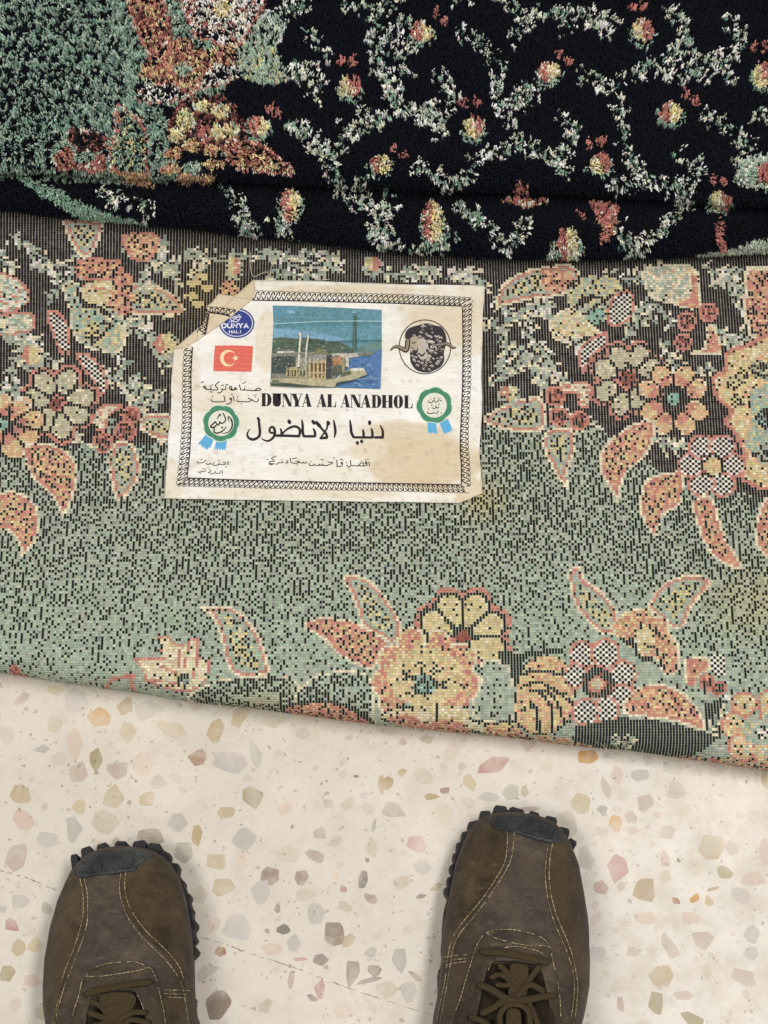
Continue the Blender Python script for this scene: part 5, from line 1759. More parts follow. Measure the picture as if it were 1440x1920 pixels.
for cx, cy, rx, ry in ((650, 575, 34, 26), (718, 545, 26, 30), (795, 560, 34, 24), (640, 640, 42, 22), (800, 620, 46, 20), (700, 670, 40, 18), (770, 672, 40, 16)):
    tfill(t1(*ell(cx, cy, rx, ry, 14)), [('o', 6), ('y', 3), ('r', 2)])
tfill(t1(*ell(722, 635, 36, 28, 14)), [('g', 5), ('s', 3)])
tfill(t1((830, 560), (860, 520), (920, 515), (990, 540), (1050, 588), (1108, 662), (1040, 660), (960, 655), (880, 635)), [('r', 3), ('o', 3), ('k', 3.6), ('y', 2.4), ('R', 2)], 'r', 5.5, r=q1)
tfill(t1((425, 382), (470, 400), (522, 438), (552, 500), (555, 600), (545, 668), (420, 642), (408, 560), (432, 470)), [('g', 4), ('k', 3), ('y', 2), ('G', 2)], 'r', 6, r=q1)
arcm, d = treg(t1((400, 640), (560, 660), (580, 700), (480, 680)), False)
tput(arcm, 'o')
tfill(t1((245, 500), (300, 478), (380, 495), (395, 550), (330, 572), (280, 555)), [('b', 4), ('k', 5), ('r', 1)], 'R', 5, r=q1)
tfill(t1((202, 592), (245, 548), (285, 580), (278, 640), (215, 642)), [('R', 4), ('o', 3), ('k', 2), ('r', 3)], 'r', 4, r=q1)
tfill(t1((280, 620), (330, 610), (380, 562), (395, 640), (350, 662), (290, 640)), [('r', 6), ('c', 1), ('R', 2)])
tfill(t1((265, 600), (300, 575), (360, 575), (330, 610)), [('g', 6), ('k', 2)])
# stalk of green along the lower fold at the left
m, d = treg([(30, 322), (100, 352), (150, 380), (200, 402), (265, 420), (300, 440), (230, 440), (150, 412), (95, 380), (50, 350)])
tput(m, 'g')
tput(m & (q1 < 0.3), 't')
m, d = treg([(1290, 486), (1370, 470), (1440, 448), (1500, 440), (1500, 462), (1400, 488), (1300, 500)])
tput(m, 's')
tfill([(1392, 298), (1440, 286), (1500, 280), (1500, 350), (1390, 350)], [('s', 5), ('g', 4), ('w', 2)], r=q1)
m, d = treg([(1425, 305), (1460, 305), (1460, 340), (1425, 340)])
tput(m, 'r')


def tbud(cx, cy, rx, ry, flip, dots=(), sep=True):
    e = ((QX - cx) / (rx * 1.3)) ** 2 + ((QY - cy - ry * 0.35) / (ry * 1.2)) ** 2
    tput((e < 1) & (q1 < 0.55), 'g')
    e = ((QX - cx) / rx) ** 2 + ((QY - cy) / ry) ** 2
    tput(e < 1, 'y')
    tput((e < 1) & (q1 < 0.22), 'c')
    f_ = (QX - cx) * flip + (QY - cy) * 0.35 * (1 if flip < 0 else 0.0)
    tput((e < 1.15) & (f_ < -0.1 * rx) & (q1 > 0.12), 'r')
    for (a, b) in dots:
        e = ((QX - a) / 7.5) ** 2 + ((QY - b) / 9.5) ** 2
        tput((e < 1) & (q1 < 0.8), 'r')


for bb in ((655, 160, 20, 19, -1, ((638, 112), (660, 112))), (792, 56, 20, 19, 1, ((818, 20), (833, 33))), (485, 232, 20, 20, 1, ((506, 200), (520, 210))), (888, 236, 19, 20, -1, ((870, 190), (894, 187))), (1030, 132, 20, 19, 1, ((1050, 97), (1068, 110))),
           (1204, 54, 19, 22, -1, ((1187, 9), (1206, 7))), (1258, 208, 21, 19, 1, ((1287, 174), (1304, 185))), (1125, 306, 20, 21, -1, ((1104, 266), (1128, 262))), (714, 306, 20, 19, 1, ((737, 274), (756, 288))), (1352, 378, 20, 14, -1, ((1336, 337), (1357, 337))), (1430, 138, 18, 24, -1, ((1415, 86), (1436, 82))),
           (812, 414, 20, 40, 1, ()), (1066, 458, 21, 34, 1, ()), (545, 376, 20, 24, 1, ()), (545, 405, 12, 14, 1, ())):
    tbud(*bb)
tfill(t2_((770, 755), (860, 755), (880, 800), (860, 880), (820, 920), (815, 850), (790, 790)), [('r', 6), ('c', 1), ('o', 1)])
tfill(t2_((1250, 830), (1280, 830), (1275, 900), (1290, 920), (1270, 960), (1245, 900)), [('r', 6), ('k', 1)])
tfill(t2_((440, 738), (610, 742), (560, 768), (500, 765)), [('r', 5), ('c', 3), ('o', 2)])
tfill(t2_((490, 690), (520, 700), (550, 720), (520, 745), (490, 735)), [('r', 6), ('k', 3)])
tfill(t2_((720, 750), (740, 790), (770, 800), (750, 820), (725, 790)), [('r', 5), ('k', 2)])

Tc = QV[T]
blk = T == QK.index('k')
vb = rng.normal(0, 1, NT_)
Tc = np.clip(Tc * (1 + 0.10 * vb)[:, None] + rng.normal(0, 3, (NT_, 3)) + np.where(blk, 1.5 * vb, 0)[:, None], 4, 255)
Tl = lin(Tc)
# every knot ends in three thin four-sided strands that spread apart
ns = 4
NP = 3
Pk, Dk, Lk, Ck = Pb, D_, LEN, Tl
Pb3, D3, L3, C3 = [], [], [], []
for s_i in range(NP):
    off = rng.normal(0, 0.00042, (NT_, 3))
    off -= Nb * np.sum(off * Nb, axis=1)[:, None]
    dd_ = Dk + rng.normal(0, 0.10, (NT_, 3))
    dd_ /= np.linalg.norm(dd_, axis=1)[:, None]
    Pb3.append(Pk + off)
    D3.append(dd_)
    L3.append(Lk * rng.uniform(0.82, 1.08, NT_))
    C3.append(Ck * rng.uniform(0.82, 1.16, NT_)[:, None])
Pb, D_, LEN, Tl = np.concatenate(Pb3), np.concatenate(D3), np.concatenate(L3), np.concatenate(C3)
NT_ = len(Pb)
t0 = np.cross(D_, np.array([0.3, 0.9, 0.31]))
t0 /= np.linalg.norm(t0, axis=1)[:, None]
b0 = np.cross(D_, t0)
ph = rng.uniform(0, 6.28, NT_)
bend = rng.normal(0, 0.0005, (NT_, 3))
rad0 = 0.00056 * rng.uniform(0.85, 1.2, NT_)
rings = []
for (f_, k_r) in ((0.15, 1.0), (0.80, 1.05)):
    for k in range(ns):
        an = ph + 2 * math.pi * k / ns
        rings.append(Pb + D_ * (LEN * f_)[:, None] + bend * (f_ ** 2) + (t0 * np.cos(an)[:, None] + b0 * np.sin(an)[:, None]) * (rad0 * k_r)[:, None])
rings.append(Pb + (D_ * LEN[:, None]) + bend)
VV = np.stack(rings, 1)
per = VV.shape[1]
base = (np.arange(NT_) * per)[:, None, None]
quads = [[k, (k + 1) % ns, ns + (k + 1) % ns, ns + k] for k in range(ns)]
tris = [[ns + k, ns + (k + 1) % ns, 2 * ns] for k in range(ns)]
Fq = (np.array(quads)[None] + base).reshape(-1, 4)
Ft = (np.array(tris)[None] + base).reshape(-1, 3)
me = bpy.data.meshes.new("pile")
Vf = VV.reshape(-1, 3)
me.vertices.add(len(Vf))
me.vertices.foreach_set("co", Vf.ravel())
loopv = np.concatenate([Fq.ravel(), Ft.ravel()]).astype(np.int32)
cnt = np.concatenate([np.full(len(Fq), 4), np.full(len(Ft), 3)]).astype(np.int32)
me.loops.add(len(loopv))
me.loops.foreach_set("vertex_index", loopv)
me.polygons.add(len(cnt))
me.polygons.foreach_set("loop_start", np.concatenate([[0], np.cumsum(cnt)[:-1]]).astype(np.int32))
me.polygons.foreach_set("loop_total", cnt)
me.update(calc_edges=True)
at_ = me.attributes.new("tint", 'FLOAT_COLOR', 'POINT')
rgba = np.ones((len(Vf), 4))
rgba[:, :3] = np.repeat(Tl, per, axis=0)
at_.data.foreach_set("color", rgba.ravel().astype(np.float32))
me.polygons.foreach_set("use_smooth", np.ones(len(cnt), bool))
pm = vary_mat("wool_pile", None, 0.95, 2500, 0.22, 0.0, spec=0.1, sheen=0.03)
rugB = empty("rug", (0, 0.30, TA), "thick navy rug folded pile side up with cream vines, stacked on the green rug", "rug")
link("pile", me, pm, rugB)

# the cloth the pile is knotted on, both folds, right through to the back
for (edge, zc, rt, s_back, nm) in ((edgeB, ZB, RB, 0.42, "lower_fold"), (edgeC, ZC, RC, 0.42, "upper_fold")):
    xsn = np.linspace(-0.38, 0.38, 90)
    rows = np.concatenate([np.linspace(s_back, 0, 12, endpoint=False), np.linspace(0, -math.pi * rt, 22)])
    XX, RW = np.meshgrid(xsn, rows)
    p_, _ = fold_surf(XX.ravel(), edge(XX.ravel()) + rt + RW.ravel(), edge, zc, rt, TUFT * 0.92)
    nrow, ncol = XX.shape
    # close along the floor side
    last = p_.reshape(nrow, ncol, 3)[-1].copy()
    bk = last.copy()
    bk[:, 1] = p_.reshape(nrow, ncol, 3)[0][:, 1]
    bk[:, 2] = zc - rt + TUFT
    grid = np.concatenate([p_.reshape(nrow, ncol, 3), bk[None]], 0)
    nrow += 1
    ix = np.arange(nrow * ncol).reshape(nrow, ncol)
    F_ = np.stack([ix[1:, :-1], ix[1:, 1:], ix[:-1, 1:], ix[:-1, :-1]], -1).reshape(-1, 4)
    link(nm, mesh_from(nm, grid.reshape(-1, 3), F_), vary_mat("rug_ground_" + nm, (20, 21, 28), 0.95, 900, 0.3, 0.3), rugB)
# ------------------------------------------------------------------ a pair of worn brown suede shoes
suede = vary_mat("brown_suede", (76, 62, 44), 0.92, 1100, 0.40, 1.0, 0.0013, 0.15, second=(55, 44, 31), sscale=42, sheen=0.08, dust=(112, 96, 72), crease=0.8)
nubuck = vary_mat("worn_leather", (60, 50, 44), 0.6, 700, 0.3, 0.9, 0.0014, 0.34, second=(76, 63, 51), sscale=55, dust=(114, 100, 80), crease=1.0)
stay_l = vary_mat("eyestay_leather", (67, 56, 43), 0.65, 900, 0.3, 0.7, 0.0006, 0.3, second=(54, 45, 37), sscale=50, dust=(118, 104, 82), crease=0.6)
rubber = vary_mat("black_rubber", (42, 45, 47), 0.5, 400, 0.3, 0.6, 0.0006, 0.4, second=(58, 62, 64), sscale=90, dust=(92, 94, 92))
lugrub = vary_mat("sole_rubber", (36, 35, 38), 0.65, 400, 0.25, 0.3, 0.0005, 0.3)
lace_m = vary_mat("brown_lace", (74, 62, 45), 0.95, 1300, 0.5, 1.0, 0.0008, 0.08)
tongue_m = vary_mat("tongue_cloth", (50, 43, 34), 0.95, 1300, 0.45, 0.7, 0.0006, 0.1)
lining_m = vary_mat("shoe_lining", (30, 26, 24), 0.95, 800, 0.2, 0.3)
seam_m = vary_mat("tan_thread", (150, 134, 106), 0.85, 900, 0.15, 0.2)
ZS = 0.024       # height of the welt
SHOE_LEN = 0.295


def build_shoe(rowsL, label_text, lugs, cap_, panels, stay_out, throat, seams, laces, tong, tab, opening_shift, medial):
    rw = np.array(rowsL, float)
    A = unproj(rw[:, 1], rw[:, 0], 0.034)
    B = unproj(rw[:, 2], rw[:, 0], 0.034)
    ya = np.concatenate([A[:, 1]])
    ytoe = A[0, 1] + 0.0012
    xl, xr = A[:, 0], B[:, 0]
    ctr = 0.5 * (xl[-1] + xr[-1])
    hw = 0.5 * (xr[-1] - xl[-1])
    yend = A[-1, 1]
    yheel = ytoe - SHOE_LEN
    ex = [(yend - 0.03, hw * 0.93), (yend - 0.07, hw * 0.82), (yheel + 0.05, hw * 0.74), (yheel + 0.025, hw * 0.70), (yheel + 0.010, hw * 0.56), (yheel + 0.003, hw * 0.34), (yheel, hw * 0.05)]
    ys = np.concatenate([[ytoe], ya[0:], [e[0] for e in ex]])
    cx0 = 0.5 * (xl[0] + xr[0])
    XL = np.concatenate([[cx0 - 0.002], xl, [ctr - e[1] for e in ex]])
    XR = np.concatenate([[cx0 + 0.002], xr, [ctr + e[1] for e in ex]])
    o = np.argsort(ys)
    ys, XL, XR = ys[o], XL[o], XR[o]

    def lr(y):
        return np.interp(y, ys, XL), np.interp(y, ys, XR)

    def crown(y):
        d = ytoe - y
        return np.interp(d, [0, .004, .010, .020, .035, .06, .09, .12, .15, .18, .22, .26, .29, .295], [.034, .043, .0495, .0545, .058, .063, .070, .079, .088, .096, .098, .096, .090, .080])
    TH = np.array(throat, float)
    thw = hit_dummy = unproj(TH[:, 0], TH[:, 1], 0.085)[:, :2]
    # the open throat goes on beyond the frame up to the collar
    yb = thw[:, 1].min()
    cen_y = ytoe - 0.235

    def HS(x, y, dip=True):
        L_, R_ = lr(y)
        t = (x - 0.5 * (L_ + R_)) / np.maximum(0.5 * (R_ - L_), 1e-4)
        ok = (np.abs(t) <= 1.0) & (y <= ytoe) & (y >= yheel)
        cr_ = crown(y)
        f_ = (1 - np.abs(np.clip(t, -1, 1)) ** 2.5) ** 0.52
        z = ZS + 0.010 + (cr_ - ZS - 0.010) * f_
        z = z + 0.0012 * (fnoise(x * 60, y * 60, 210, 2) - 0.5) * f_
        # creases across the vamp
        z = z - 0.0009 * np.exp(-((y - (ytoe - 0.082) - 0.05 * (x - ctr) ** 2 / 0.02) / 0.0022) ** 2) * (np.abs(t) < 0.75)
        if dip:
            ins = inside(thw, x.ravel(), y.ravel()).reshape(x.shape)
            dd = pdist(thw, x.ravel(), y.ravel()).reshape(x.shape)
            z = z - np.where(ins, 0.009 * np.clip(dd / 0.004, 0, 1), 0)
            e = ((x - ctr) / (hw * 0.52)) ** 2 + ((y - cen_y) / 0.048) ** 2
            z = z - np.where(e < 1, np.clip((1 - e) * 4, 0, 1) * 0.055, 0)
        return np.where(ok, z, -1.0)

    HF = lambda x, y: HS(x, y, False)
    org = (float(ctr), float(ytoe - 0.15), 0.0)
    root = empty("shoe", org, label_text, "shoe", "pair of brown suede shoes")
    surf_top = Table(HF, rw[:, 1].min() - 12, rw[:, 0].min() - 10, rw[:, 2].max() + 12, 1965, 2.0, 0.12, 0.0, 70)

    # ---- upper: dense grid over the foot plus side wall to the welt
    nv, nt = 170, 81
    dv = SHOE_LEN * (1 - np.cos(np.linspace(0, math.pi, nv))) / 2
    yy = ytoe - dv
    tt = np.sin(np.linspace(-math.pi / 2, math.pi / 2, nt))
    G_ = np.zeros((nv, nt + 2, 3))
    for i in range(nv):
        L_, R_ = lr(yy[i])
        x = 0.5 * (L_ + R_) + tt * 0.5 * (R_ - L_) * 0.9999
        z = HS(x, np.full(nt, np.clip(yy[i], yheel, ytoe)))
        G_[i, 1:-1, 0] = x
        G_[i, 1:-1, 1] = yy[i]
        G_[i, 1:-1, 2] = np.maximum(z, ZS)
        G_[i, 0] = (L_ + 0.001, yy[i], ZS - 0.004)
        G_[i, -1] = (R_ - 0.001, yy[i], ZS - 0.004)
    ix = np.arange(nv * (nt + 2)).reshape(nv, nt + 2)
    F_ = np.stack([ix[1:, :-1], ix[1:, 1:], ix[:-1, 1:], ix[:-1, :-1]], -1).reshape(-1, 4)
    up = link("upper", mesh_from("upper", G_.reshape(-1, 3), F_), nubuck, root)

    # ---- sole with lugs
    q_ = np.linspace(0, 1, 90)
    yq = ytoe + 0.0025 - (SHOE_LEN + 0.005) * (1 - np.cos(q_ * math.pi)) / 2
    cl_, cr2 = lr(np.clip(yq, yheel, ytoe))
    grow = 0.0022
    gl, gr = (-0.0022, grow) if medial > 0 else (grow, -0.0022)
    toe_ = np.clip((ytoe - yq) / 0.03, 0, 1) * np.clip((yq - yheel - 0.03) / 0.03, 0, 1)
    fade = np.clip(1 - (ytoe - yq - 0.05) / 0.02, 0, 1)
    gl = np.where(gl > 0, gl * fade - 0.002 * (1 - fade), gl)
    gr = np.where(gr > 0, gr * fade - 0.002 * (1 - fade), gr)
    left = np.stack([cl_ - (gl * toe_ + grow * 0.6 * (1 - toe_)) * np.sin(q_ * math.pi) ** 0.5, yq], 1)
    right = np.stack([cr2 + (gr * toe_ + grow * 0.6 * (1 - toe_)) * np.sin(q_ * math.pi) ** 0.5, yq], 1)
    loop = np.concatenate([left, right[::-1]])
    cxy = loop.mean(0)
    V = []
    F = []
    for (z, k) in ((0.001, 0.95), (0.003, 0.99), (0.020, 1.0), (ZS + 0.004, 0.99), (ZS + 0.006, 0.95)):
        p = cxy + (loop - cxy) * np.array([k, 0.5 + 0.5 * k])
        # toe spring
        spring = 0.010 * np.clip((p[:, 1] - (ytoe - 0.05)) / 0.05, 0, 1) ** 2
        V.extend(np.column_stack([p, z + spring * (1 if z < 0.01 else 0.25)]).tolist())
    M = len(loop)
    for a in range(4):
        for i in range(M):
            F.append([a * M + i, a * M + (i + 1) % M, (a + 1) * M + (i + 1) % M, (a + 1) * M + i])
    F.append(list(range(M))[::-1])
    F.append([4 * M + i for i in range(M)])
    sole = link("sole", mesh_from("sole", V, F, shade=False), lugrub, root)
    LVs, LFs = [], []
    cpt = np.array([ctr, ytoe - 0.09])
    for (px, py, sz) in lugs:
        c = unproj([px], [py], 0.018)[0, :2]
        d = c - cpt
        d /= np.linalg.norm(d)
        tng = np.array([-d[1], d[0]])
        n0 = len(LVs)
        wq, dq = 0.0041 * sz * rng.uniform(0.85, 1.2), 0.0062 * rng.uniform(0.9, 1.12)
        d = d + tng * rng.uniform(-0.25, 0.25)
        d /= np.linalg.norm(d)
        tng = np.array([-d[1], d[0]])
        prof = [(-1.05, -1), (-1, .3), (-.97, .72), (-.68, 1), (.68, 1), (.97, .72), (1, .3), (1.05, -1)]
        for (z, k) in ((0.006, .9), (0.009, 1.0), (0.025, 1.0), (0.028, .86)):
            for (a, b) in prof:
                LVs.append((*(c + tng * a * wq * k + d * (b * dq * k - 0.004)), z))
        for l_ in range(3):
            for i in range(8):
                LFs.append([n0 + l_ * 8 + i, n0 + l_ * 8 + (i + 1) % 8, n0 + (l_ + 1) * 8 + (i + 1) % 8, n0 + (l_ + 1) * 8 + i])
        LFs.append([n0 + i for i in range(8)][::-1])
        LFs.append([n0 + 24 + i for i in range(8)])
    link("lug_tread", mesh_from("lug_tread", LVs, LFs, shade=False), lugrub, sole)

    def slab(name, pts, mat, dz, thick=0.0012, par=root, sm=True, step=9):
        mb = MB(surf_top)
        mb.poly(pts, (128, 128, 128), dz, step, sm)
        me = mesh_from(name, np.array(mb.V), mb.F, shade=True)
        bmx = bmesh.new()
        bmx.from_mesh(me)
        bmesh.ops.remove_doubles(bmx, verts=bmx.verts[:], dist=1e-6)
        bmx.to_mesh(me)
        bmx.free()
        o_ = link(name, me, mat, par)
        s_ = o_.modifiers.new("thickness", 'SOLIDIFY')
        s_.thickness = thick
        s_.offset = -1
        b_ = o_.modifiers.new("edge", 'BEVEL')
        b_.width = 0.0004
        b_.segments = 1
        b_.limit_method = 'ANGLE'
        return o_

    for p in panels:
        slab("side_panel", p, suede, 0.0011, 0.0012)
    slab("toe_cap", cap_[0], rubber, 0.0026, 0.003)
    mbc = MB(surf_top)
    for p_, w_ in cap_[1]:
        mbc.stroke(p_, w_, (128, 128, 128), 0.0024, bulge=0.0014)
    link("cap_ridges", mesh_from("cap_ridges", np.array(mbc.V), mbc.F), rubber, root)
    st_o = slab("eyestay", stay_out, stay_l, 0.0019, 0.0020, sm=False)

    # ---- tongue and laces lie in the throat
    surf_deep = Table(HS, TH[:, 0].min() - 12, TH[:, 1].min() - 10, TH[:, 0].max() + 12, TH[:, 1].max() + 12, 2.0, 0.12, 0.0, 70)
    mb = MB(surf_deep)
    for p in tong:
        mb.poly(p, (128, 128, 128), 0.0032, 9, True)
    link("tongue", mesh_from("tongue", np.array(mb.V), mb.F), tongue_m, root)
    mb = MB(surf_top)
    for p, w_, dz in laces:
        mb.stroke(p, w_ * 0.88, (128, 128, 128), dz, bulge=0.0011, n=7)
    link("lace", mesh_from("lace", np.array(mb.V), mb.F), lace_m, root)
    mb = MB(surf_top)
    for p, w_, dz in laces:
        for e_ in (p[0], p[-1]):
            if e_[1] < 1925 and not inside(TH, np.array([e_[0]]), np.array([e_[1]]))[0]:
                mb = MB(surf_top)
                mb.poly(ell(e_[0], e_[1], 6.5, 6.0, 12), (20, 18, 16), 0.0026, 30)
                link("eyelet", mesh_from("eyelet", np.array(mb.V), mb.F), lining_m, root)
    mb = MB(surf_top)
    for p in tab:
        mb.poly(p, (128, 128, 128), 0.0030, 9, True)
    link("lace_tab", mesh_from("lace_tab", np.array(mb.V), mb.F), lace_m, root)

    # ---- seams, every stitch a little raised bar
    mb = MB(surf_top)
    for p, dz in seams:
        p = smooth(p, 10)
        seg = np.concatenate([[0], np.cumsum(np.linalg.norm(np.diff(p, axis=0), axis=1))])
        s = 0.0
        while s < seg[-1] - 5:
            ln = rng.uniform(5.2, 6.6)
            if rng.random() > 0.05:
                qs = np.array([s, s + ln * 0.5, s + ln])
                pts = np.stack([np.interp(qs, seg, p[:, 0]), np.interp(qs, seg, p[:, 1])], 1)
                g_ = rng.uniform(0.7, 1.12)
                mb.stroke(pts, rng.uniform(1.7, 2.3), np.clip(np.array((158, 142, 112)) * g_, 0, 255), dz, sm=False, bulge=0.0004)
            s += ln + rng.uniform(2.0, 3.2)
    mt = vary_mat("seam_thread", None, 0.85, 900, 0.12, 0.2)
    link("stitching", mesh_from("stitching", np.array(mb.V), mb.F, cols=np.array(mb.C)), mt, root)
    return root


# ---- left shoe of the picture
a_ = lambda *p: R(50, 1540, 3.6, p)
rowsL = [(1589, 200, 258), (1591, 190, 272), (1596, 176, 288), (1605, 160, 304), (1620, 143, 320), (1650, 125, 338), (1690, 108, 350), (1740, 94, 358), (1800, 84, 363), (1850, 81, 364), (1890, 82, 368), (1925, 87, 372)]
lugsL = [(143, 1613, .7), (165, 1597, 1), (195, 1591, 1.1), (230, 1587, 1.1), (264, 1584, 1.0), (292, 1590, 1), (312, 1606, 1), (328, 1627, 1), (340, 1656, 1), (349, 1682, 1), (356, 1708, .9), (361, 1733, .9), (363, 1758, .9), (364, 1784, .8)]
capL = (a_((330, 350), (345, 290), (380, 225), (470, 205), (590, 190), (720, 170), (800, 165), (870, 195), (860, 222), (800, 260), (745, 295), (735, 325), (690, 335), (560, 350), (430, 362), (385, 380), (345, 372)),
        [(a_((370, 255), (430, 300), (425, 350)), 5), (a_((470, 225), (500, 280), (490, 345)), 5), (a_((600, 200), (620, 260), (600, 335)), 5), (a_((720, 185), (715, 250), (690, 315)), 5), (a_((350, 330), (420, 335), (560, 325), (730, 300)), 4)])
panL = [a_((345, 378), (372, 385), (390, 480), (395, 560), (395, 640), (370, 760), (330, 870), (260, 1030), (220, 1150), (190, 1300), (170, 1400), (140, 1400), (130, 1250), (122, 1100), (125, 950), (140, 820), (180, 640), (225, 510), (270, 390), (310, 320), (335, 335)),
        a_((640, 345), (735, 332), (750, 300), (830, 240), (880, 235), (960, 310), (1020, 420), (1070, 560), (1110, 700), (1125, 850), (1130, 1000), (1125, 1120), (1075, 1125), (1040, 1030), (980, 950), (900, 860), (790, 760), (710, 660), (650, 560), (640, 450)),
        a_((920, 1200), (1130, 1195), (1150, 1300), (1160, 1400), (960, 1400), (940, 1300))]
throatL = a_((440, 1185), (500, 1160), (600, 1145), (715, 1140), (760, 1190), (790, 1270), (810, 1400), (815, 1500), (380, 1500), (395, 1380), (415, 1270))
stayL = a_((380, 1100), (395, 1045), (440, 1000), (520, 965), (640, 945), (740, 945), (810, 965), (850, 1010), (880, 1090), (905, 1180), (925, 1290), (945, 1440), (820, 1440), (810, 1350), (785, 1250), (745, 1160), (710, 1138), (600, 1142), (500, 1158), (440, 1182), (412, 1270), (392, 1400), (385, 1440), (285, 1440), (310, 1320), (345, 1200))
seamsL = [(a_((360, 388), (378, 480), (382, 580), (378, 650), (350, 760), (310, 880), (260, 1000), (225, 1110)), 0.0019), (a_((388, 388), (408, 480), (412, 580), (408, 680), (380, 790), (330, 920), (275, 1060), (240, 1160), (205, 1290), (190, 1390)), 0.0010),
          (a_((636, 352), (626, 440), (640, 540), (690, 660), (770, 770), (850, 850), (940, 940), (1010, 1030), (1050, 1110), (1070, 1200), (1085, 1300), (1100, 1400)), 0.0010), (a_((668, 345), (662, 440), (680, 540), (730, 640), (810, 745), (890, 820), (970, 900), (1030, 980), (1065, 1080)), 0.0019),
          (a_((400, 1045), (440, 1000), (520, 965), (640, 950), (740, 950), (820, 985)), 0.0028), (a_((400, 1048), (500, 1045), (640, 1025), (760, 1005), (825, 985), (860, 1030), (885, 1110), (910, 1210), (930, 1310), (940, 1400)), 0.0028),
          (a_((375, 1060), (350, 1180), (320, 1270), (305, 1330)), 0.0028), (a_((930, 1138), (1010, 1140), (1110, 1142)), 0.0019), (a_((930, 1162), (1010, 1166), (1110, 1168)), 0.0019), (a_((960, 1186), (1040, 1190), (1110, 1190)), 0.0019), (a_((745, 1170), (780, 1240), (800, 1320)), 0.0028), (a_((170, 1400), (200, 1260), (230, 1140)), 0.0019)]
lacesL = [(a_((400, 1165), (470, 1140), (600, 1118), (720, 1095), (830, 1085)), 14.5, 0.0042), (a_((420, 1290), (520, 1330), (620, 1400)), 13, 0.0030), (a_((800, 1290), (720, 1290), (640, 1330), (560, 1420)), 13, 0.0032), (a_((440, 1220), (500, 1250), (560, 1330)), 12, 0.0024),
          (a_((400, 1400), (520, 1370), (620, 1400), (760, 1420)), 13, 0.0048), (a_((820, 1360), (700, 1340), (640, 1400)), 12, 0.0040)]
tongL = [a_((445, 1195), (600, 1155), (712, 1150), (755, 1210), (785, 1300), (805, 1420), (800, 1490), (395, 1490), (405, 1380), (425, 1270))]
tabL = [a_((490, 1190), (560, 1160), (690, 1158), (740, 1200), (700, 1280), (650, 1320), (540, 1310), (510, 1260)), a_((545, 1300), (640, 1300), (645, 1460), (540, 1460))]
build_shoe(rowsL, "brown suede lace up shoe with bare black toe bumper, left of the pair", lugsL, capL, panL, stayL, throatL, seamsL, lacesL, tongL, tabL, 0, 1)

# ---- right shoe of the picture
b_ = lambda *p: R(760, 1480, 3.6, p)
rowsR = [(1525, 930, 985), (1528, 918, 1004), (1533, 905, 1020), (1542, 893, 1038), (1556, 880, 1054), (1580, 868, 1069), (1620, 854, 1085), (1680, 842, 1096), (1740, 833, 1103), (1800, 827, 1106), (1850, 823, 1105), (1890, 818, 1098), (1925, 809, 1090)]
lugsR = [(842, 1672, .8), (846, 1650, .9), (852, 1627, 1), (859, 1605, 1), (866, 1588, 1), (875, 1568, 1), (888, 1547, 1), (909, 1531, 1), (937, 1522, 1.1), (968, 1523, 1.1), (1000, 1531, 1.1), (1031, 1541, 1), (1056, 1560, .9), (1070, 1584, .7)]
capR = (b_((545, 190), (610, 160), (700, 150), (790, 160), (880, 185), (980, 225), (1050, 275), (1080, 320), (1065, 350), (1000, 358), (930, 345), (850, 320), (760, 290), (680, 270), (610, 262), (590, 235)),
        [(b_((620, 170), (615, 210), (635, 262)), 5), (b_((700, 160), (690, 215), (715, 275)), 5), (b_((835, 185), (825, 240), (850, 310)), 5), (b_((930, 215), (915, 280), (935, 335)), 5), (b_((1020, 265), (1000, 310), (1010, 350)), 5), (b_((620, 250), (760, 270), (900, 315), (1060, 335)), 4)])
panR = [b_((590, 245), (620, 268), (690, 285), (690, 420), (670, 520), (600, 640), (500, 780), (400, 900), (330, 1000), (300, 1100), (285, 1140), (240, 1130), (245, 1000), (255, 850), (285, 720), (330, 560), (390, 420), (450, 320), (530, 235)),
        b_((985, 365), (1065, 352), (1095, 350), (1140, 450), (1185, 620), (1220, 780), (1240, 950), (1240, 1150), (1225, 1300), (1200, 1440), (1170, 1600), (1130, 1600), (1150, 1440), (1145, 1280), (1110, 1120), (1050, 980), (1000, 840), (965, 700), (955, 560), (965, 450)),
        b_((236, 1200), (430, 1195), (400, 1330), (350, 1480), (330, 1600), (190, 1600), (215, 1400))]
throatR = b_((560, 1190), (620, 1160), (760, 1160), (890, 1185), (930, 1260), (960, 1400), (990, 1560), (1000, 1640), (470, 1640), (490, 1480), (525, 1320))
stayR = b_((345, 1490), (385, 1350), (430, 1200), (470, 1080), (520, 985), (570, 955), (680, 938), (790, 950), (900, 985), (950, 1020), (975, 1070), (1005, 1180), (1030, 1300), (1050, 1420), (1060, 1600), (1005, 1600), (985, 1500), (960, 1380), (930, 1250), (888, 1180), (760, 1155), (620, 1155), (558, 1185), (522, 1320), (490, 1480), (475, 1600), (325, 1600))
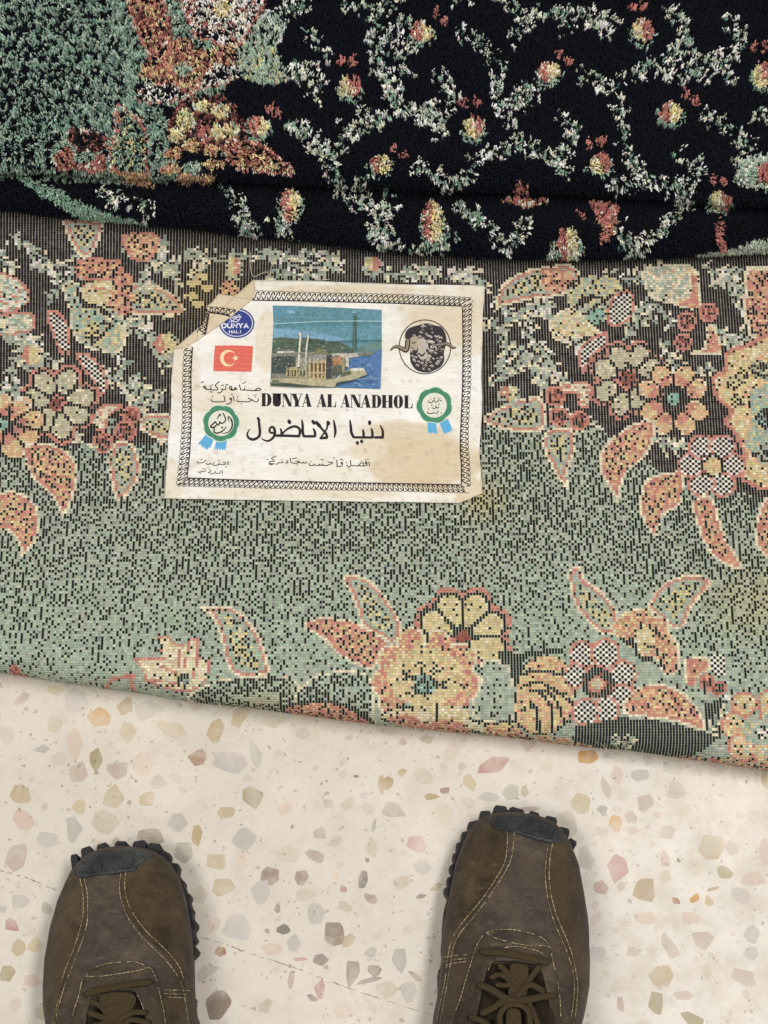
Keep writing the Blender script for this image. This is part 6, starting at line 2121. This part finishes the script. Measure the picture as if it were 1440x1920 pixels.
seamsR = [(b_((690, 285), (686, 400), (668, 500), (600, 620), (510, 750), (400, 880), (330, 980), (300, 1060), (280, 1180), (265, 1300), (245, 1400), (215, 1550)), 0.0019), (b_((735, 290), (728, 390), (710, 480), (660, 580), (570, 720), (470, 850), (370, 970), (325, 1060), (300, 1200), (280, 1320), (255, 1450), (235, 1560)), 0.0010),
          (b_((965, 365), (950, 480), (945, 600), (965, 750), (1000, 880), (1050, 1000), (1100, 1120), (1135, 1250), (1140, 1380), (1120, 1550)), 0.0010), (b_((993, 368), (975, 480), (972, 600), (988, 730), (1025, 860), (1075, 980), (1125, 1110), (1155, 1250), (1165, 1360), (1145, 1550)), 0.0019),
          (b_((545, 968), (600, 950), (700, 945), (800, 960), (900, 990), (950, 1025), (975, 1060)), 0.0028), (b_((548, 970), (600, 1000), (700, 1030), (840, 1055), (972, 1062), (990, 1130), (1015, 1240)), 0.0028), (b_((522, 985), (470, 1080), (440, 1180), (405, 1290), (375, 1400), (340, 1490)), 0.0028),
          (b_((240, 1140), (330, 1122), (430, 1115)), 0.0019), (b_((235, 1165), (330, 1150), (430, 1138)), 0.0019), (b_((232, 1188), (330, 1172), (430, 1160)), 0.0019), (b_((560, 1220), (575, 1170)), 0.0028), (b_((1030, 1300), (1045, 1420), (1050, 1540)), 0.0028), (b_((640, 1075), (740, 1060), (860, 1080), (930, 1110)), 0.0028)]
lacesR = [(b_((520, 1095), (620, 1098), (740, 1115), (860, 1140), (960, 1165)), 15, 0.0042), (b_((500, 1320), (580, 1350), (660, 1400), (740, 1425), (830, 1420), (920, 1400), (1005, 1395)), 15, 0.0048), (b_((580, 1270), (640, 1250), (700, 1290), (690, 1320), (620, 1320)), 11, 0.0030), (b_((900, 1200), (840, 1280), (800, 1330)), 13, 0.0030),
          (b_((640, 1190), (700, 1250), (760, 1330)), 13, 0.0028), (b_((930, 1360), (840, 1320), (760, 1390)), 13, 0.0040), (b_((520, 1510), (600, 1470), (660, 1430), (740, 1420)), 14, 0.0052), (b_((640, 1600), (640, 1520), (690, 1460), (770, 1455), (830, 1500), (845, 1600)), 12, 0.0075), (b_((440, 1540), (510, 1560), (560, 1600)), 13, 0.0050), (b_((830, 1440), (870, 1520), (900, 1600)), 12, 0.0040)]
tongR = [b_((565, 1200), (640, 1172), (760, 1170), (880, 1195), (922, 1270), (950, 1400), (985, 1620), (480, 1620), (500, 1480), (530, 1330))]
tabR = [b_((710, 1190), (770, 1180), (830, 1200), (822, 1300), (812, 1390), (700, 1390), (712, 1300)), b_((690, 1490), (770, 1490), (775, 1620), (690, 1620))]
build_shoe(rowsR, "brown suede lace up shoe with a rust spot behind its toe bumper", lugsR, capR, panR, stayR, throatR, seamsR, lacesR, tongR, tabR, 0, -1)
